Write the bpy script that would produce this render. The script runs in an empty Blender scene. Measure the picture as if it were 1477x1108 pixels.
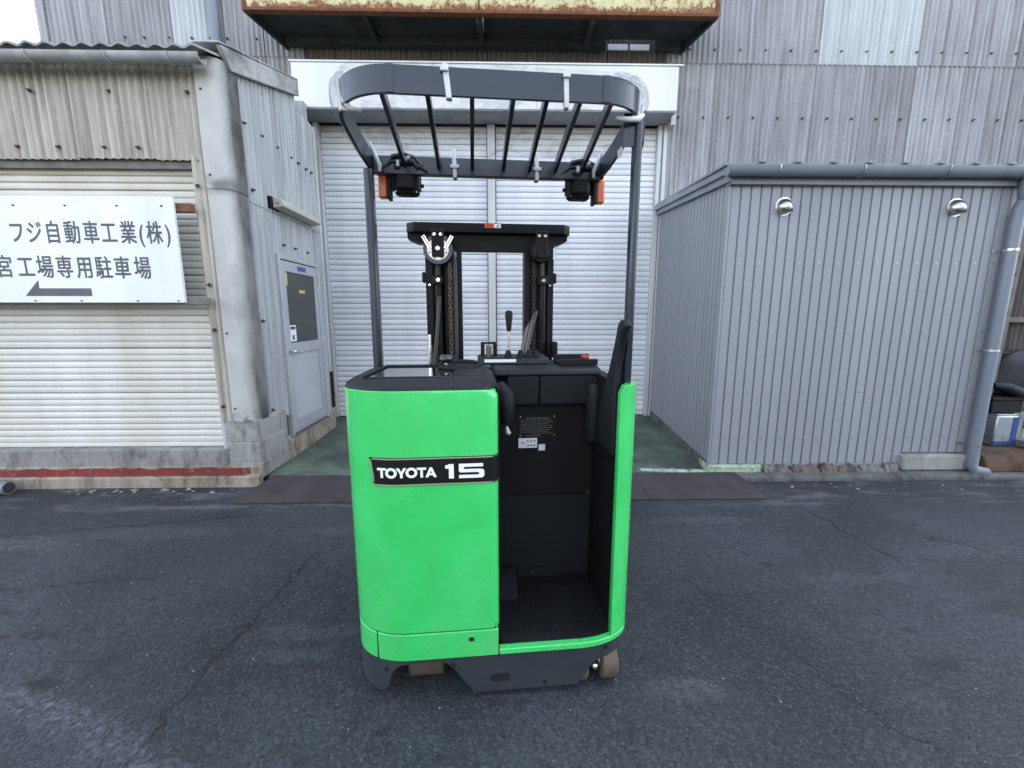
import bpy, math, random
from mathutils import Vector, Matrix
R = math.radians
random.seed(7)
S = bpy.context.scene
COL = S.collection

# ------------------------------------------------------------------ camera, sky, sun, exposure
cam_d = bpy.data.cameras.new('camera')
cam = bpy.data.objects.new('camera', cam_d)
COL.objects.link(cam)
cam_d.sensor_fit = 'HORIZONTAL'
cam_d.sensor_width = 36.0
cam_d.lens = 600.0 / 1477.0 * 36.0
cam_d.clip_start = 0.05
cam_d.clip_end = 2000
cam.location = (0, 0, 1.5)
cam.rotation_euler = (R(90 - 9.37), 0, R(-1.2))
S.camera = cam

SUN_EL, SUN_AZ = 46.0, 42.0          # azimuth clockwise from +Y
world = bpy.data.worlds.new('World')
S.world = world
world.use_nodes = True
wn = world.node_tree
bg = wn.nodes['Background']
sky = wn.nodes.new('ShaderNodeTexSky')
sky.sky_type = 'NISHITA'
sky.sun_disc = False
sky.sun_elevation = R(SUN_EL)
sky.sun_rotation = R(SUN_AZ)
sky.air_density = 0.9
sky.dust_density = 1.2
sky.ozone_density = 0.5
hs = wn.nodes.new('ShaderNodeHueSaturation')      # thin high haze: the whole sky a little paler
hs.inputs['Saturation'].default_value = 0.52
wn.links.new(sky.outputs[0], hs.inputs['Color'])
wn.links.new(hs.outputs[0], bg.inputs[0])
bg.inputs[1].default_value = 0.15

sun_d = bpy.data.lights.new('sun', 'SUN')
sun_d.energy = 3.0
sun_d.angle = R(0.6)
sun_d.color = (1.0, 0.95, 0.86)
sun = bpy.data.objects.new('sun', sun_d)
COL.objects.link(sun)
sd = Vector((math.sin(R(SUN_AZ)) * math.cos(R(SUN_EL)), math.cos(R(SUN_AZ)) * math.cos(R(SUN_EL)), math.sin(R(SUN_EL))))
sun.rotation_euler = sd.to_track_quat('Z', 'Y').to_euler()

S.view_settings.view_transform = 'Standard'
S.view_settings.look = 'None'
S.view_settings.exposure = 2.58
S.view_settings.gamma = 1.0
S.view_settings.use_curve_mapping = False
S.cycles.max_bounces = 6
S.cycles.diffuse_bounces = 3
S.cycles.glossy_bounces = 3
S.cycles.caustics_reflective = False
S.cycles.caustics_refractive = False

# ------------------------------------------------------------------ node helpers
class NT:
    def __init__(s, name):
        s.m = bpy.data.materials.new(name)
        s.m.use_nodes = True
        s.t = s.m.node_tree
        s.n = s.t.nodes
        s.p = s.n['Principled BSDF']
        g = s.n.new('ShaderNodeNewGeometry')
        s.pos = g.outputs['Position']
        s.rand = s.n.new('ShaderNodeObjectInfo').outputs['Random']
    def link(s, a, b): s.t.links.new(a, b)
    def val(s, x, sock):
        if hasattr(x, 'is_linked') or isinstance(x, bpy.types.NodeSocket): s.link(x, sock)
        else: sock.default_value = x
    def scaled(s, sc):
        m = s.n.new('ShaderNodeVectorMath'); m.operation = 'MULTIPLY'
        s.link(s.pos, m.inputs[0]); m.inputs[1].default_value = sc
        return m.outputs[0]
    def noise(s, scale, detail=4, rough=.55, vec=None, dist=0):
        n = s.n.new('ShaderNodeTexNoise')
        n.inputs['Scale'].default_value = scale
        n.inputs['Detail'].default_value = detail
        n.inputs['Roughness'].default_value = rough
        n.inputs['Distortion'].default_value = dist
        s.link(vec or s.pos, n.inputs['Vector'])
        return n.outputs['Fac']
    def voro(s, scale, vec=None, feat='F1', out='Distance'):
        n = s.n.new('ShaderNodeTexVoronoi'); n.feature = feat
        n.inputs['Scale'].default_value = scale
        s.link(vec or s.pos, n.inputs['Vector'])
        return n.outputs[out]
    def ramp(s, x, a, b, lo=0., hi=1.):
        n = s.n.new('ShaderNodeMapRange'); n.clamp = True
        s.link(x, n.inputs[0])
        for i, v in enumerate((a, b, lo, hi)): n.inputs[1 + i].default_value = v
        return n.outputs[0]
    def math(s, op, a, b=0., c=None):
        n = s.n.new('ShaderNodeMath'); n.operation = op
        s.val(a, n.inputs[0]); s.val(b, n.inputs[1])
        if c is not None: s.val(c, n.inputs[2])
        return n.outputs[0]
    def mix(s, f, a, b):
        n = s.n.new('ShaderNodeMix'); n.data_type = 'RGBA'
        s.val(f, n.inputs[0])
        for x, k in ((a, 6), (b, 7)):
            if isinstance(x, bpy.types.NodeSocket): s.link(x, n.inputs[k])
            else: n.inputs[k].default_value = (*x, 1)
        return n.outputs[2]
    def xyz(s):
        n = s.n.new('ShaderNodeSeparateXYZ'); s.link(s.pos, n.inputs[0]); return n.outputs
    def bump(s, h, strength=.3, dist=.01, prev=None):
        n = s.n.new('ShaderNodeBump')
        n.inputs['Strength'].default_value = strength
        n.inputs['Distance'].default_value = dist
        s.link(h, n.inputs['Height'])
        if prev is not None: s.link(prev, n.inputs['Normal'])
        return n.outputs[0]
    def done(s, col, rough=.5, metal=0., nrm=None, coat=0., spec=.5):
        if isinstance(col, bpy.types.NodeSocket): s.link(col, s.p.inputs['Base Color'])
        else: s.p.inputs['Base Color'].default_value = (*col, 1)
        s.val(rough, s.p.inputs['Roughness'])
        s.p.inputs['Metallic'].default_value = metal
        s.p.inputs['Coat Weight'].default_value = coat
        s.p.inputs['Coat Roughness'].default_value = .08
        s.p.inputs['Specular IOR Level'].default_value = spec
        if nrm is not None: s.link(nrm, s.p.inputs['Normal'])
        return s.m

def dirty(name, c1, c2, rough=.5, metal=0., scale=3., streak=False, bump=0., bscale=60., coat=0., amt=1., objvar=0., fine=.25, spec=.5, topz=None):
    """colour varying between two tones by world-space noise, with grain"""
    t = NT(name)
    v = t.scaled((1, 1, .12)) if streak else t.pos
    f = t.ramp(t.noise(scale, 6, .6, v), .35, .7, 0, amt)
    f2 = t.noise(bscale, 3, .6)
    col = t.mix(f, c1, c2)
    col = t.mix(t.ramp(f2, .3, .75, 0, fine), col, tuple(x * .45 for x in c2))
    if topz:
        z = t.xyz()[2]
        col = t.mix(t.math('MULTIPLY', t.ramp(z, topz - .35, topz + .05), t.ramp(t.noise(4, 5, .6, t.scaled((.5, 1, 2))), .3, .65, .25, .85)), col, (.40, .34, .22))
    if objvar:
        col = t.mix(t.math('MULTIPLY', t.rand, objvar), col, tuple(x * .35 for x in c2))
    n = t.bump(f2, bump, .004) if bump else None
    r = t.ramp(f, 0, 1, rough, min(1, rough + .15))
    return t.done(col, r, metal, n, coat, spec)

def slate(name, c1, c2, dark, streak=.6, objvar=.35, dark_edge=False):
    """weathered corrugated fibre-cement sheet"""
    t = NT(name)
    st = t.noise(9, 6, .65, t.scaled((1.6, 1.6, .07)))
    big = t.noise(1.1, 4, .6)
    col = t.mix(t.ramp(big, .3, .7), c1, c2)
    col = t.mix(t.ramp(st, .42, .78, 0, streak), col, dark)
    st2 = t.noise(26, 4, .6, t.scaled((1.2, 1.2, .03)))
    col = t.mix(t.ramp(st2, .52, .72, 0, .55), col, tuple(x * .75 for x in dark))
    sp_ = t.noise(21, 5, .7)
    col = t.mix(t.ramp(sp_, .60, .72, 0, .45), col, tuple(min(1, x * 1.25) for x in c1))
    if dark_edge:  # mottled darker band on the sheets next to the front corner
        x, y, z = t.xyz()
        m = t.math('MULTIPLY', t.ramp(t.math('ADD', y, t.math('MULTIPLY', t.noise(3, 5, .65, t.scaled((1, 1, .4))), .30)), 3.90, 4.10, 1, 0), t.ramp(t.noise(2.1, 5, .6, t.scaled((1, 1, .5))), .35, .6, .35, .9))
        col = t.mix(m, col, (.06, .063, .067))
    gr = t.noise(130, 3, .7)
    col = t.mix(t.ramp(gr, .45, .8, 0, .35), col, tuple(x * .55 for x in c1))
    col = t.mix(t.math('MULTIPLY', t.rand, objvar), col, dark)
    return t.done(col, .85, 0, t.bump(gr, .25, .004), 0, .25)

# ------------------------------------------------------------------ materials
MT = {}
def setup_materials():
    # asphalt with aggregate, patches, cracks and a worn chalk stripe
    t = NT('asphalt'); x, y, z = t.xyz()
    big = t.noise(.9, 4, .62, dist=.4); mid = t.noise(5, 5, .6)
    agg = t.voro(100, out='Color'); sep = t.n.new('ShaderNodeSeparateColor'); t.link(agg, sep.inputs[0])
    ad = t.voro(100)
    col = t.mix(t.ramp(big, .36, .64), (.0125, .0158, .0185), (.044, .052, .060))
    col = t.mix(t.ramp(mid, .45, .75, 0, .5), col, (.0175, .021, .0235))
    col = t.mix(t.ramp(sep.outputs[0], .50, 1.0, 0, .5), col, (.078, .088, .095))
    col = t.mix(t.ramp(sep.outputs[1], .55, .95, 0, .75), col, (.010, .012, .015))
    spk = t.math('MULTIPLY', t.ramp(t.voro(30, out='Distance'), .05, .09, 1, 0), t.ramp(t.noise(11, 2), .56, .62))
    col = t.mix(spk, col, (.30, .31, .31))
    oil = t.math('MULTIPLY', t.ramp(t.noise(6.5, 2, .5, t.scaled((.8, 1.7, 1))), .655, .70), t.ramp(t.noise(1.7, 2), .43, .50))
    col = t.mix(t.math('MULTIPLY', oil, .8), col, (.016, .018, .021))
    # worn pale areas and dark oil spots with their own outlines
    wx = t.math('MULTIPLY', t.math('SUBTRACT', t.noise(9, 4, .6), .5), .16)
    def spot(cx, cy, rx, ry):
        dx = t.math('DIVIDE', t.math('SUBTRACT', t.math('ADD', x, wx), cx), rx); dy = t.math('DIVIDE', t.math('SUBTRACT', t.math('ADD', y, wx), cy), ry)
        return t.ramp(t.math('ADD', t.math('MULTIPLY', dx, dx), t.math('MULTIPLY', dy, dy)), .3, 1.2, 1, 0)
    for (cx, cy, rx, ry, k) in ((-1.92, 1.53, .10, .028, .85), (-1.27, 1.84, .030, .022, .9), (-.84, 1.93, .04, .03, .6), (-.45, 1.30, .03, .02, .7), (.92, 1.47, .05, .03, .6), (-1.75, 1.62, .05, .07, .5), (1.9, 1.55, .12, .05, .5), (2.6, 1.9, .2, .06, .4), (-2.6, 1.95, .16, .05, .5), (-2.2, 1.8, .14, .02, .6), (1.6, 2.3, .05, .03, .7), (2.9, 2.55, .04, .03, .7)):
        col = t.mix(t.math('MULTIPLY', spot(cx, cy, rx, ry), k), col, (.008, .009, .011))
    for (cx, cy, rx, ry, k) in ((-.90, 1.80, .30, .05, .30), (-.95, 1.66, .22, .035, .3), (.75, 1.46, .20, .05, .35), (-1.0, 2.75, .5, .07, .25), (1.5, 2.85, .5, .06, .30), (3.0, 2.4, .35, .08, .22), (-2.4, 2.75, .7, .10, .22), (2.1, 2.15, .5, .05, .2)):
        col = t.mix(t.math('MULTIPLY', t.math('MULTIPLY', spot(cx, cy, rx, ry), k * .6), t.ramp(t.noise(30, 5, .7), .35, .65)), col, (.20, .21, .21))
    wob = t.math('MULTIPLY', t.math('SUBTRACT', t.noise(4, 5, .65), .5), .22)
    def line(x0, y0, x1, y1, w):
        dx, dy = x1 - x0, y1 - y0; L = math.hypot(dx, dy); dx /= L; dy /= L
        along = t.math('ADD', t.math('MULTIPLY', t.math('SUBTRACT', x, x0), dx), t.math('MULTIPLY', t.math('SUBTRACT', y, y0), dy))
        off = t.math('SUBTRACT', t.math('MULTIPLY', t.math('SUBTRACT', x, x0), -dy), t.math('MULTIPLY', t.math('SUBTRACT', y, y0), -dx))
        d = t.math('ABSOLUTE', t.math('ADD', off, wob))
        m = t.ramp(d, w * .4, w, 1, 0)
        ends = t.math('MULTIPLY', t.ramp(along, -.15, .1), t.ramp(along, L - .1, L + .15, 1, 0))
        return t.math('MULTIPLY', m, ends)
    cr = line(-1.22, 2.45, -1.29, 1.1, .013)
    cr = t.math('MAXIMUM', cr, line(2.38, 3.0, 2.42, 2.3, .014))
    cr = t.math('MAXIMUM', cr, line(2.9, 2.7, 3.6, 1.6, .010))
    cr = t.math('MAXIMUM', cr, line(-3.6, 2.7, -1.9, 3.0, .014))
    cr = t.math('MAXIMUM', cr, line(1.0, 2.2, 1.5, 1.2, .007))
    cr = t.math('MAXIMUM', cr, line(-3.2, 2.1, -2.0, 2.25, .008))
    crv = t.math('MULTIPLY', cr, t.ramp(t.noise(6, 3), .35, .55, .35, .95))
    col = t.mix(crv, col, (.006, .0065, .0075))
    def chalk(*a): return t.math('MULTIPLY', line(*a), t.ramp(t.noise(38, 5, .75), .46, .66, 0, .36))
    ch = t.math('MAXIMUM', chalk(-2.2, 1.56, -.7, 1.02, .06), chalk(-3.9, 2.6, -2.9, 2.62, .12))
    col = t.mix(ch, col, (.26, .275, .285))
    # pale worn strip of cement in the gutter along the kerbs
    gut = t.math('MULTIPLY', t.ramp(y, 3.02, 3.14), t.ramp(t.noise(4.5, 6, .7, t.scaled((.4, 1.6, 1))), .50, .66, 0, .55))
    col = t.mix(gut, col, (.17, .175, .17))
    h = t.math('ADD', t.math('MULTIPLY', ad, -.8), t.math('MULTIPLY', t.noise(240, 2), .5))
    n = t.bump(h, .7, .005)
    n = t.bump(mid, .12, .02, n)
    n = t.bump(t.math('SUBTRACT', 1., cr), .6, .008, n)
    MT['asphalt'] = t.done(col, t.ramp(big, .3, .7, .62, .82), 0, n, 0, .4)

    # green painted concrete apron
    t = NT('green_concrete')
    a = t.noise(2.2, 6, .65, dist=.6); b = t.noise(9, 5, .7)
    col = t.mix(t.ramp(a, .35, .65), (.046, .064, .053), (.125, .165, .118))
    col = t.mix(t.ramp(b, .5, .75, 0, .7), col, (.028, .031, .03))
    MT['green_concrete'] = t.done(col, .75, 0, t.bump(t.noise(70, 4), .2, .005))
    t = NT('pale_green_paint')
    col = t.mix(t.ramp(t.noise(14, 5, .7), .48, .62), (.36, .46, .31), (.17, .18, .15))
    MT['pale_green'] = t.done(col, .8, 0, t.bump(t.noise(40, 4), .4, .008))

    # chequer plate, rusty brown
    t = NT('chequer_plate'); x, y, z = t.xyz()
    u = t.math('SINE', t.math('MULTIPLY', t.math('ADD', x, y), 150.)); v = t.math('SINE', t.math('MULTIPLY', t.math('SUBTRACT', x, y), 150.))
    chk = t.ramp(t.math('MULTIPLY', u, v), .2, .5)
    rn = t.noise(3, 6, .65)
    col = t.mix(t.ramp(rn, .35, .65), (.040, .033, .034), (.068, .058, .058))
    col = t.mix(t.ramp(t.noise(60, 3), .5, .8, 0, .5), col, (.03, .027, .028))
    MT['plate'] = t.done(col, .62, .2, t.bump(chk, .35, .004))

    def concrete(name, c1, c2, c3):
        t = NT(name); t.big = t.noise(6.5, 6, .75, t.scaled((1, 1, .5)))
        col = t.mix(t.ramp(t.noise(2.5, 6, .65), .35, .68), c1, c2)
        col = t.mix(t.ramp(t.noise(10, 6, .7, t.scaled((1, 1, .25))), .5, .75, 0, .75), col, c3)
        col = t.mix(t.ramp(t.big, .50, .66, 0, .7), col, tuple(.6 * q for q in c3))
        col = t.mix(t.ramp(t.noise(150, 2), .5, .8, 0, .4), col, c3)
        return t.done(col, .88, 0, t.bump(t.noise(90, 4, .7), .35, .006), 0, .25)
    MT['concrete'] = concrete('concrete', (.34, .335, .31), (.25, .245, .225), (.11, .10, .09))
    MT['kerb_concrete'] = concrete('kerb_concrete', (.40, .36, .29), (.26, .22, .165), (.11, .065, .04))
    MT['kerb_dark'] = concrete('kerb_dark', (.16, .165, .15), (.095, .095, .09), (.05, .05, .045))
    MT['block'] = concrete('block', (.40, .40, .37), (.30, .30, .275), (.16, .155, .14))
    MT['mortar'] = concrete('mortar', (.46, .45, .42), (.36, .35, .32), (.15, .14, .13))
    t = NT('red_paint')
    f = t.ramp(t.noise(13, 6, .72), .30, .42)
    col = t.mix(f, (.25, .20, .16), t.mix(t.ramp(t.noise(5, 5), .35, .65), (.23, .032, .026), (.13, .026, .022)))
    MT['red_paint'] = t.done(col, .8, 0, t.bump(t.noise(60, 4), .4, .005))
    MT['rubble'] = concrete('rubble', (.23, .22, .20), (.15, .125, .11), (.06, .045, .04))
    MT['rubble_red'] = concrete('rubble_red', (.16, .105, .09), (.17, .155, .14), (.06, .045, .04))
    MT['rust_ledge'] = concrete('rust_ledge', (.13, .08, .052), (.09, .055, .038), (.04, .025, .018))

    MT['slate_warm'] = slate('slate_warm', (.60, .56, .48), (.50, .46, .38), (.17, .15, .125), .9, .12)
    MT['slate_side'] = slate('slate_side', (.52, .53, .52), (.44, .45, .45), (.20, .205, .21), .8, .15, True)
    MT['slate_main'] = slate('slate_main', (.46, .455, .455), (.34, .335, .335), (.13, .128, .128), .85, .34)
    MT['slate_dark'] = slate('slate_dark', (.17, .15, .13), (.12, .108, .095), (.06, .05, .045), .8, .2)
    MT['fibreglass'] = slate('fibreglass', (.58, .60, .585), (.47, .49, .48), (.27, .285, .29), .6, .1)

    # corner flashing: pale cement sheet, mottled darker down its inner edge
    t = NT('flashing'); x, y, z = t.xyz()
    col = t.mix(t.ramp(t.noise(3, 5, .6), .35, .7), (.52, .51, .475), (.42, .415, .39))
    dark_edge = t.math('MULTIPLY', t.ramp(t.math('ADD', y, t.math('MULTIPLY', t.noise(3.5, 5, .65, t.scaled((1, 1, .5))), .12)), 3.650, 3.735), t.ramp(t.noise(2.3, 5, .6, t.scaled((1, 1, .45))), .28, .55, .40, .97))
    col = t.mix(dark_edge, col, (.045, .047, .05))
    band = t.math('MULTIPLY', t.ramp(t.math('ABSOLUTE', t.math('SUBTRACT', z, 2.53)), .02, .09, 1, 0), t.ramp(t.noise(8, 5), .4, .6, .2, .8))
    col = t.mix(band, col, (.13, .13, .125))
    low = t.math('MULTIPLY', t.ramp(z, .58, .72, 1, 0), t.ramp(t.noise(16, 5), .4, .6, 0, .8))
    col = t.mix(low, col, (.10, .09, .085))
    MT['flashing'] = t.done(col, .85, 0, t.bump(t.noise(60, 4), .2, .005), 0, .25)
    t = NT('roof_flashing')
    col = t.mix(t.ramp(t.noise(2.2, 6, .65), .40, .62), (.42, .42, .40), (.085, .085, .085))
    MT['roof_flashing'] = t.done(col, .8, 0, t.bump(t.noise(50, 4), .2, .005))

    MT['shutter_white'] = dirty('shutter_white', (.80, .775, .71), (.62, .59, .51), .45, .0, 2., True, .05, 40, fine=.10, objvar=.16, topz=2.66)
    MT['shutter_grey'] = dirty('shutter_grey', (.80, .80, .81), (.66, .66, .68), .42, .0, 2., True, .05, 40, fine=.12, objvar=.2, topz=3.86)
    MT['frame_white'] = dirty('frame_white', (.62, .62, .62), (.44, .43, .41), .45, 0, 4, True, .05, 60)
    MT['box_white'] = dirty('box_white', (.72, .71, .69), (.60, .585, .56), .5, 0, 1.5, True, .03, 60, fine=.08)
    MT['soffit'] = dirty('soffit', (.32, .32, .325), (.26, .26, .265), .6, 0, 2, False, .03, 60)
    MT['annex'] = dirty('annex_metal', (.29, .30, .32), (.255, .265, .285), .42, .0, 1.4, True, .04, 90, fine=.10, objvar=.05)
    MT['annex_trim'] = dirty('annex_trim', (.24, .26, .29), (.19, .205, .23), .4, .0, 2, False, .04, 80)
    MT['pipe_grey'] = dirty('pipe_grey', (.20, .225, .26), (.155, .175, .21), .35, 0, 3, True, .03, 80)
    MT['gutter_pale'] = dirty('gutter_pale', (.47, .47, .46), (.28, .28, .27), .5, 0, 8, True, .08, 80)
    MT['steel'] = dirty('brushed_steel', (.62, .60, .57), (.5, .48, .45), .25, 1., 6, False, .03, 120, fine=.05)
    MT['bolt'] = dirty('bolt_dark', (.05, .05, .05), (.10, .07, .05), .6, .3, 30, False, 0)
    MT['alu'] = dirty('door_aluminium', (.50, .51, .53), (.42, .43, .45), .38, .35, 3, False, .03, 90, fine=.08)
    MT['door_panel'] = dirty('door_panel', (.47, .48, .50), (.40, .41, .43), .5, 0, 2, False, .02, 90, fine=.08)
    t = NT('door_glass'); MT['door_glass'] = t.done(t.mix(t.ramp(t.noise(2, 3), .3, .7), (.030, .034, .032), (.045, .05, .046)), .22, 0, None, .0)
    MT['cream_plastic'] = dirty('cream_plastic', (.50, .50, .40), (.42, .41, .31), .45, 0, 6, False, .02, 80)
    MT['sign_white'] = dirty('sign_white', (.80, .81, .81), (.66, .665, .655), .35, 0, 2.2, True, .0, 60, fine=.06, amt=.8)
    MT['sign_ink'] = dirty('sign_ink', (.045, .047, .055), (.12, .12, .13), .5, 0, 5, False, 0, 60, fine=.2)
    MT['wood_brown'] = dirty('wood_brown', (.20, .085, .05), (.12, .055, .035), .75, 0, 12, False, .2, 60)
    MT['wood_grey'] = dirty('wood_grey', (.22, .20, .18), (.14, .125, .11), .8, 0, 9, False, .2, 60)
    # rusted cream fascia
    t = NT('rusty_cream'); x, y, z = t.xyz()
    sp = t.noise(17, 7, .75); bg_ = t.noise(2.6, 5, .65)
    edge = t.math('ADD', t.ramp(z, 4.70, 4.80, .20, 0.), t.ramp(z, 4.93, 5.04, 0., .16))
    f = t.ramp(t.math('ADD', t.math('ADD', t.math('MULTIPLY', sp, .62), t.math('MULTIPLY', bg_, .45)), edge), .545, .63)
    col = t.mix(t.ramp(t.noise(5, 4), .3, .7), (.60, .55, .30), (.46, .41, .21))
    col = t.mix(f, col, t.mix(t.ramp(t.noise(30, 5), .35, .65), (.30, .115, .035), (.10, .036, .016)))
    MT['rusty_cream'] = t.done(col, .75, 0, t.bump(sp, .3, .006))
    MT['rust'] = dirty('rust', (.20, .075, .03), (.10, .04, .02), .85, 0, 14, False, .3, 80)
    MT['dark_green_steel'] = dirty('dark_green_steel', (.045, .055, .05), (.025, .028, .026), .7, 0, 3, False, .1, 60)
    MT['core'] = dirty('dark_core', (.05, .05, .05), (.03, .03, .03), .9, 0, 2, False, 0)
    MT['roof_slate'] = slate('roof_slate', (.42, .42, .41), (.33, .33, .32), (.17, .17, .17), .6, .1)

    # truck
    t = NT('truck_green')
    f = t.noise(3.2, 5, .6, dist=.5)
    col = t.mix(t.ramp(f, .3, .72), (.036, .55, .112), (.064, .67, .165))  # lighter blotches paint soft reflections into the green
    zz = t.xyz()[2]      # chipped paint and scuffs along the lower edges
    chip = t.math('MULTIPLY', t.ramp(t.noise(48, 5, .75, t.scaled((1, 1, 2.5))), .63, .67), t.ramp(zz, .205, .36, 1, 0))
    col = t.mix(t.math('MULTIPLY', chip, .8), col, (.03, .05, .04))
    dust = t.math('MULTIPLY', t.ramp(t.noise(7, 6, .7, t.scaled((1, 1, .5))), .42, .75, 0, .30), t.ramp(zz, .2, .75, 1, .15))
    col = t.mix(dust, col, (.20, .34, .19))
    MT['green'] = t.done(col, t.ramp(t.noise(5, 4), .3, .7, .22, .30), 0, None, .7, .5)
    MT['skirt'] = dirty('skirt_grey', (.024, .029, .035), (.034, .039, .045), .5, 0, 4, False, .06, 160, fine=.15)
    MT['guard'] = dirty('guard_paint', (.010, .016, .026), (.014, .021, .033), .26, 0, 3, False, .03, 160, fine=.1, coat=.2)
    MT['plastic'] = dirty('black_plastic', (.007, .0075, .008), (.011, .012, .0125), .5, 0, 4, False, .10, 300, fine=.15, spec=.2)
    MT['plastic_soft'] = dirty('dark_vinyl', (.012, .014, .016), (.018, .020, .022), .5, 0, 3, False, .06, 200, fine=.12, spec=.25)
    MT['rubber'] = dirty('rubber_mat', (.008, .009, .010), (.016, .017, .018), .7, 0, 6, False, .25, 160, spec=.2)
    MT['gloss_black'] = NT('gloss_black').done((.012, .013, .014), .06, 0, None, .6)
    MT['mast'] = dirty('mast_black', (.003, .003, .0033), (.006, .006, .006), .4, 0, 6, False, .08, 120, spec=.22)
    MT['mast_rail'] = dirty('mast_rail_worn', (.035, .028, .026), (.06, .045, .04), .4, .5, 8, True, .05, 120)
    MT['chrome'] = NT('chrome').done((.75, .74, .72), .18, 1.)
    MT['chain'] = dirty('chain_steel', (.20, .15, .12), (.12, .085, .065), .4, .8, 30, False, .1, 200)
    MT['hose'] = dirty('hose_black', (.012, .012, .013), (.02, .02, .02), .35, 0, 8, False, 0)
    MT['hose_amber'] = dirty('hose_amber', (.16, .12, .07), (.10, .08, .05), .3, 0, 8, False, 0)
    MT['wheel_tan'] = dirty('wheel_tan', (.115, .090, .058), (.08, .062, .04), .65, 0, 12, False, .1, 90)
    MT['badge'] = NT('badge_black').done((.006, .007, .006), .45, 0, None, 0, .25)
    MT['badge_edge'] = NT('badge_edge').done((.45, .40, .33), .4, .3)
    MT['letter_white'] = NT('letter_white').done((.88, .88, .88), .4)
    MT['sticker_white'] = NT('sticker_white').done((.80, .81, .84), .4)
    MT['ink'] = NT('ink').done((.05, .05, .07), .5)
    MT['ink_grey'] = NT('ink_grey').done((.16, .16, .15), .5)
    MT['red'] = NT('red_knob').done((.55, .02, .02), .4)
    MT['orange_sticker'] = NT('orange_sticker').done((.80, .10, .02), .5)
    MT['strap'] = dirty('strap_white', (.74, .74, .72), (.60, .60, .58), .6, 0, 20, False, .1, 200)
    MT['blue_sticker'] = NT('blue_sticker').done((.03, .09, .22), .4)
    MT['yellow_sticker'] = NT('yellow_sticker').done((.60, .50, .06), .5)
    t = NT('amber_lens')
    w = t.n.new('ShaderNodeTexWave'); w.inputs['Scale'].default_value = 45; w.bands_direction = 'Z'
    t.link(t.pos, w.inputs['Vector'])
    MT['amber'] = t.done(t.mix(t.ramp(w.outputs['Fac'], 0, 1), (.75, .16, .01), (.55, .09, .006)), .15, 0, t.bump(w.outputs['Fac'], .4, .003), .4)
    # clear crumpled film
    m = bpy.data.materials.new('clear_film'); m.use_nodes = True; nt = m.node_tree; nn = nt.nodes; nn.clear()
    out = nn.new('ShaderNodeOutputMaterial'); mx = nn.new('ShaderNodeMixShader'); tr = nn.new('ShaderNodeBsdfTransparent'); pb = nn.new('ShaderNodeBsdfPrincipled')
    tr.inputs[0].default_value = (.93, .94, .95, 1)
    pb.inputs['Base Color'].default_value = (.75, .76, .78, 1); pb.inputs['Roughness'].default_value = .18
    g = nn.new('ShaderNodeNewGeometry'); n1 = nn.new('ShaderNodeTexNoise'); n1.inputs['Scale'].default_value = 11; n1.inputs['Detail'].default_value = 6; n1.inputs['Distortion'].default_value = 1.2
    nt.links.new(g.outputs['Position'], n1.inputs['Vector'])
    mr = nn.new('ShaderNodeMapRange'); nt.links.new(n1.outputs['Fac'], mr.inputs[0])
    for i, v in enumerate((.47, .78, .03, .36)): mr.inputs[1 + i].default_value = v
    bp = nn.new('ShaderNodeBump'); bp.inputs['Strength'].default_value = .6; bp.inputs['Distance'].default_value = .01
    nt.links.new(n1.outputs['Fac'], bp.inputs['Height']); nt.links.new(bp.outputs[0], pb.inputs['Normal'])
    nt.links.new(mr.outputs[0], mx.inputs[0]); nt.links.new(tr.outputs[0], mx.inputs[1]); nt.links.new(pb.outputs[0], mx.inputs[2]); nt.links.new(mx.outputs[0], out.inputs[0])
    MT['film'] = m
    m2 = m.copy(); m2.name = 'film_edge'; MT['film_edge'] = m2
    for n in m2.node_tree.nodes:
        if n.type == 'MAP_RANGE':
            for i, v in enumerate((.35, .80, .10, .42)): n.inputs[1 + i].default_value = v
        if n.type == 'BSDF_PRINCIPLED': n.inputs['Base Color'].default_value = (.36, .37, .38, 1)
    # junk
    MT['hole'] = NT('hole_black').done((.003, .003, .003), .9)
    MT['tarp'] = dirty('black_tarp', (.005, .006, .008), (.009, .010, .013), .45, 0, 5, False, .3, 14, spec=.35)
    MT['tin_blue'] = dirty('tin_blue', (.03, .09, .30), (.04, .07, .16), .3, .3, 10, False, .05, 60)
    MT['tin_silver'] = dirty('tin_silver', (.55, .58, .62), (.38, .42, .48), .25, .8, 12, False, .1, 30)
    MT['blue'] = dirty('blue_cloth', (.02, .12, .35), (.02, .09, .25), .6, 0, 5)
    MT['stone'] = concrete('stone', (.30, .295, .285), (.20, .195, .19), (.10, .095, .09))
setup_materials()

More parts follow.
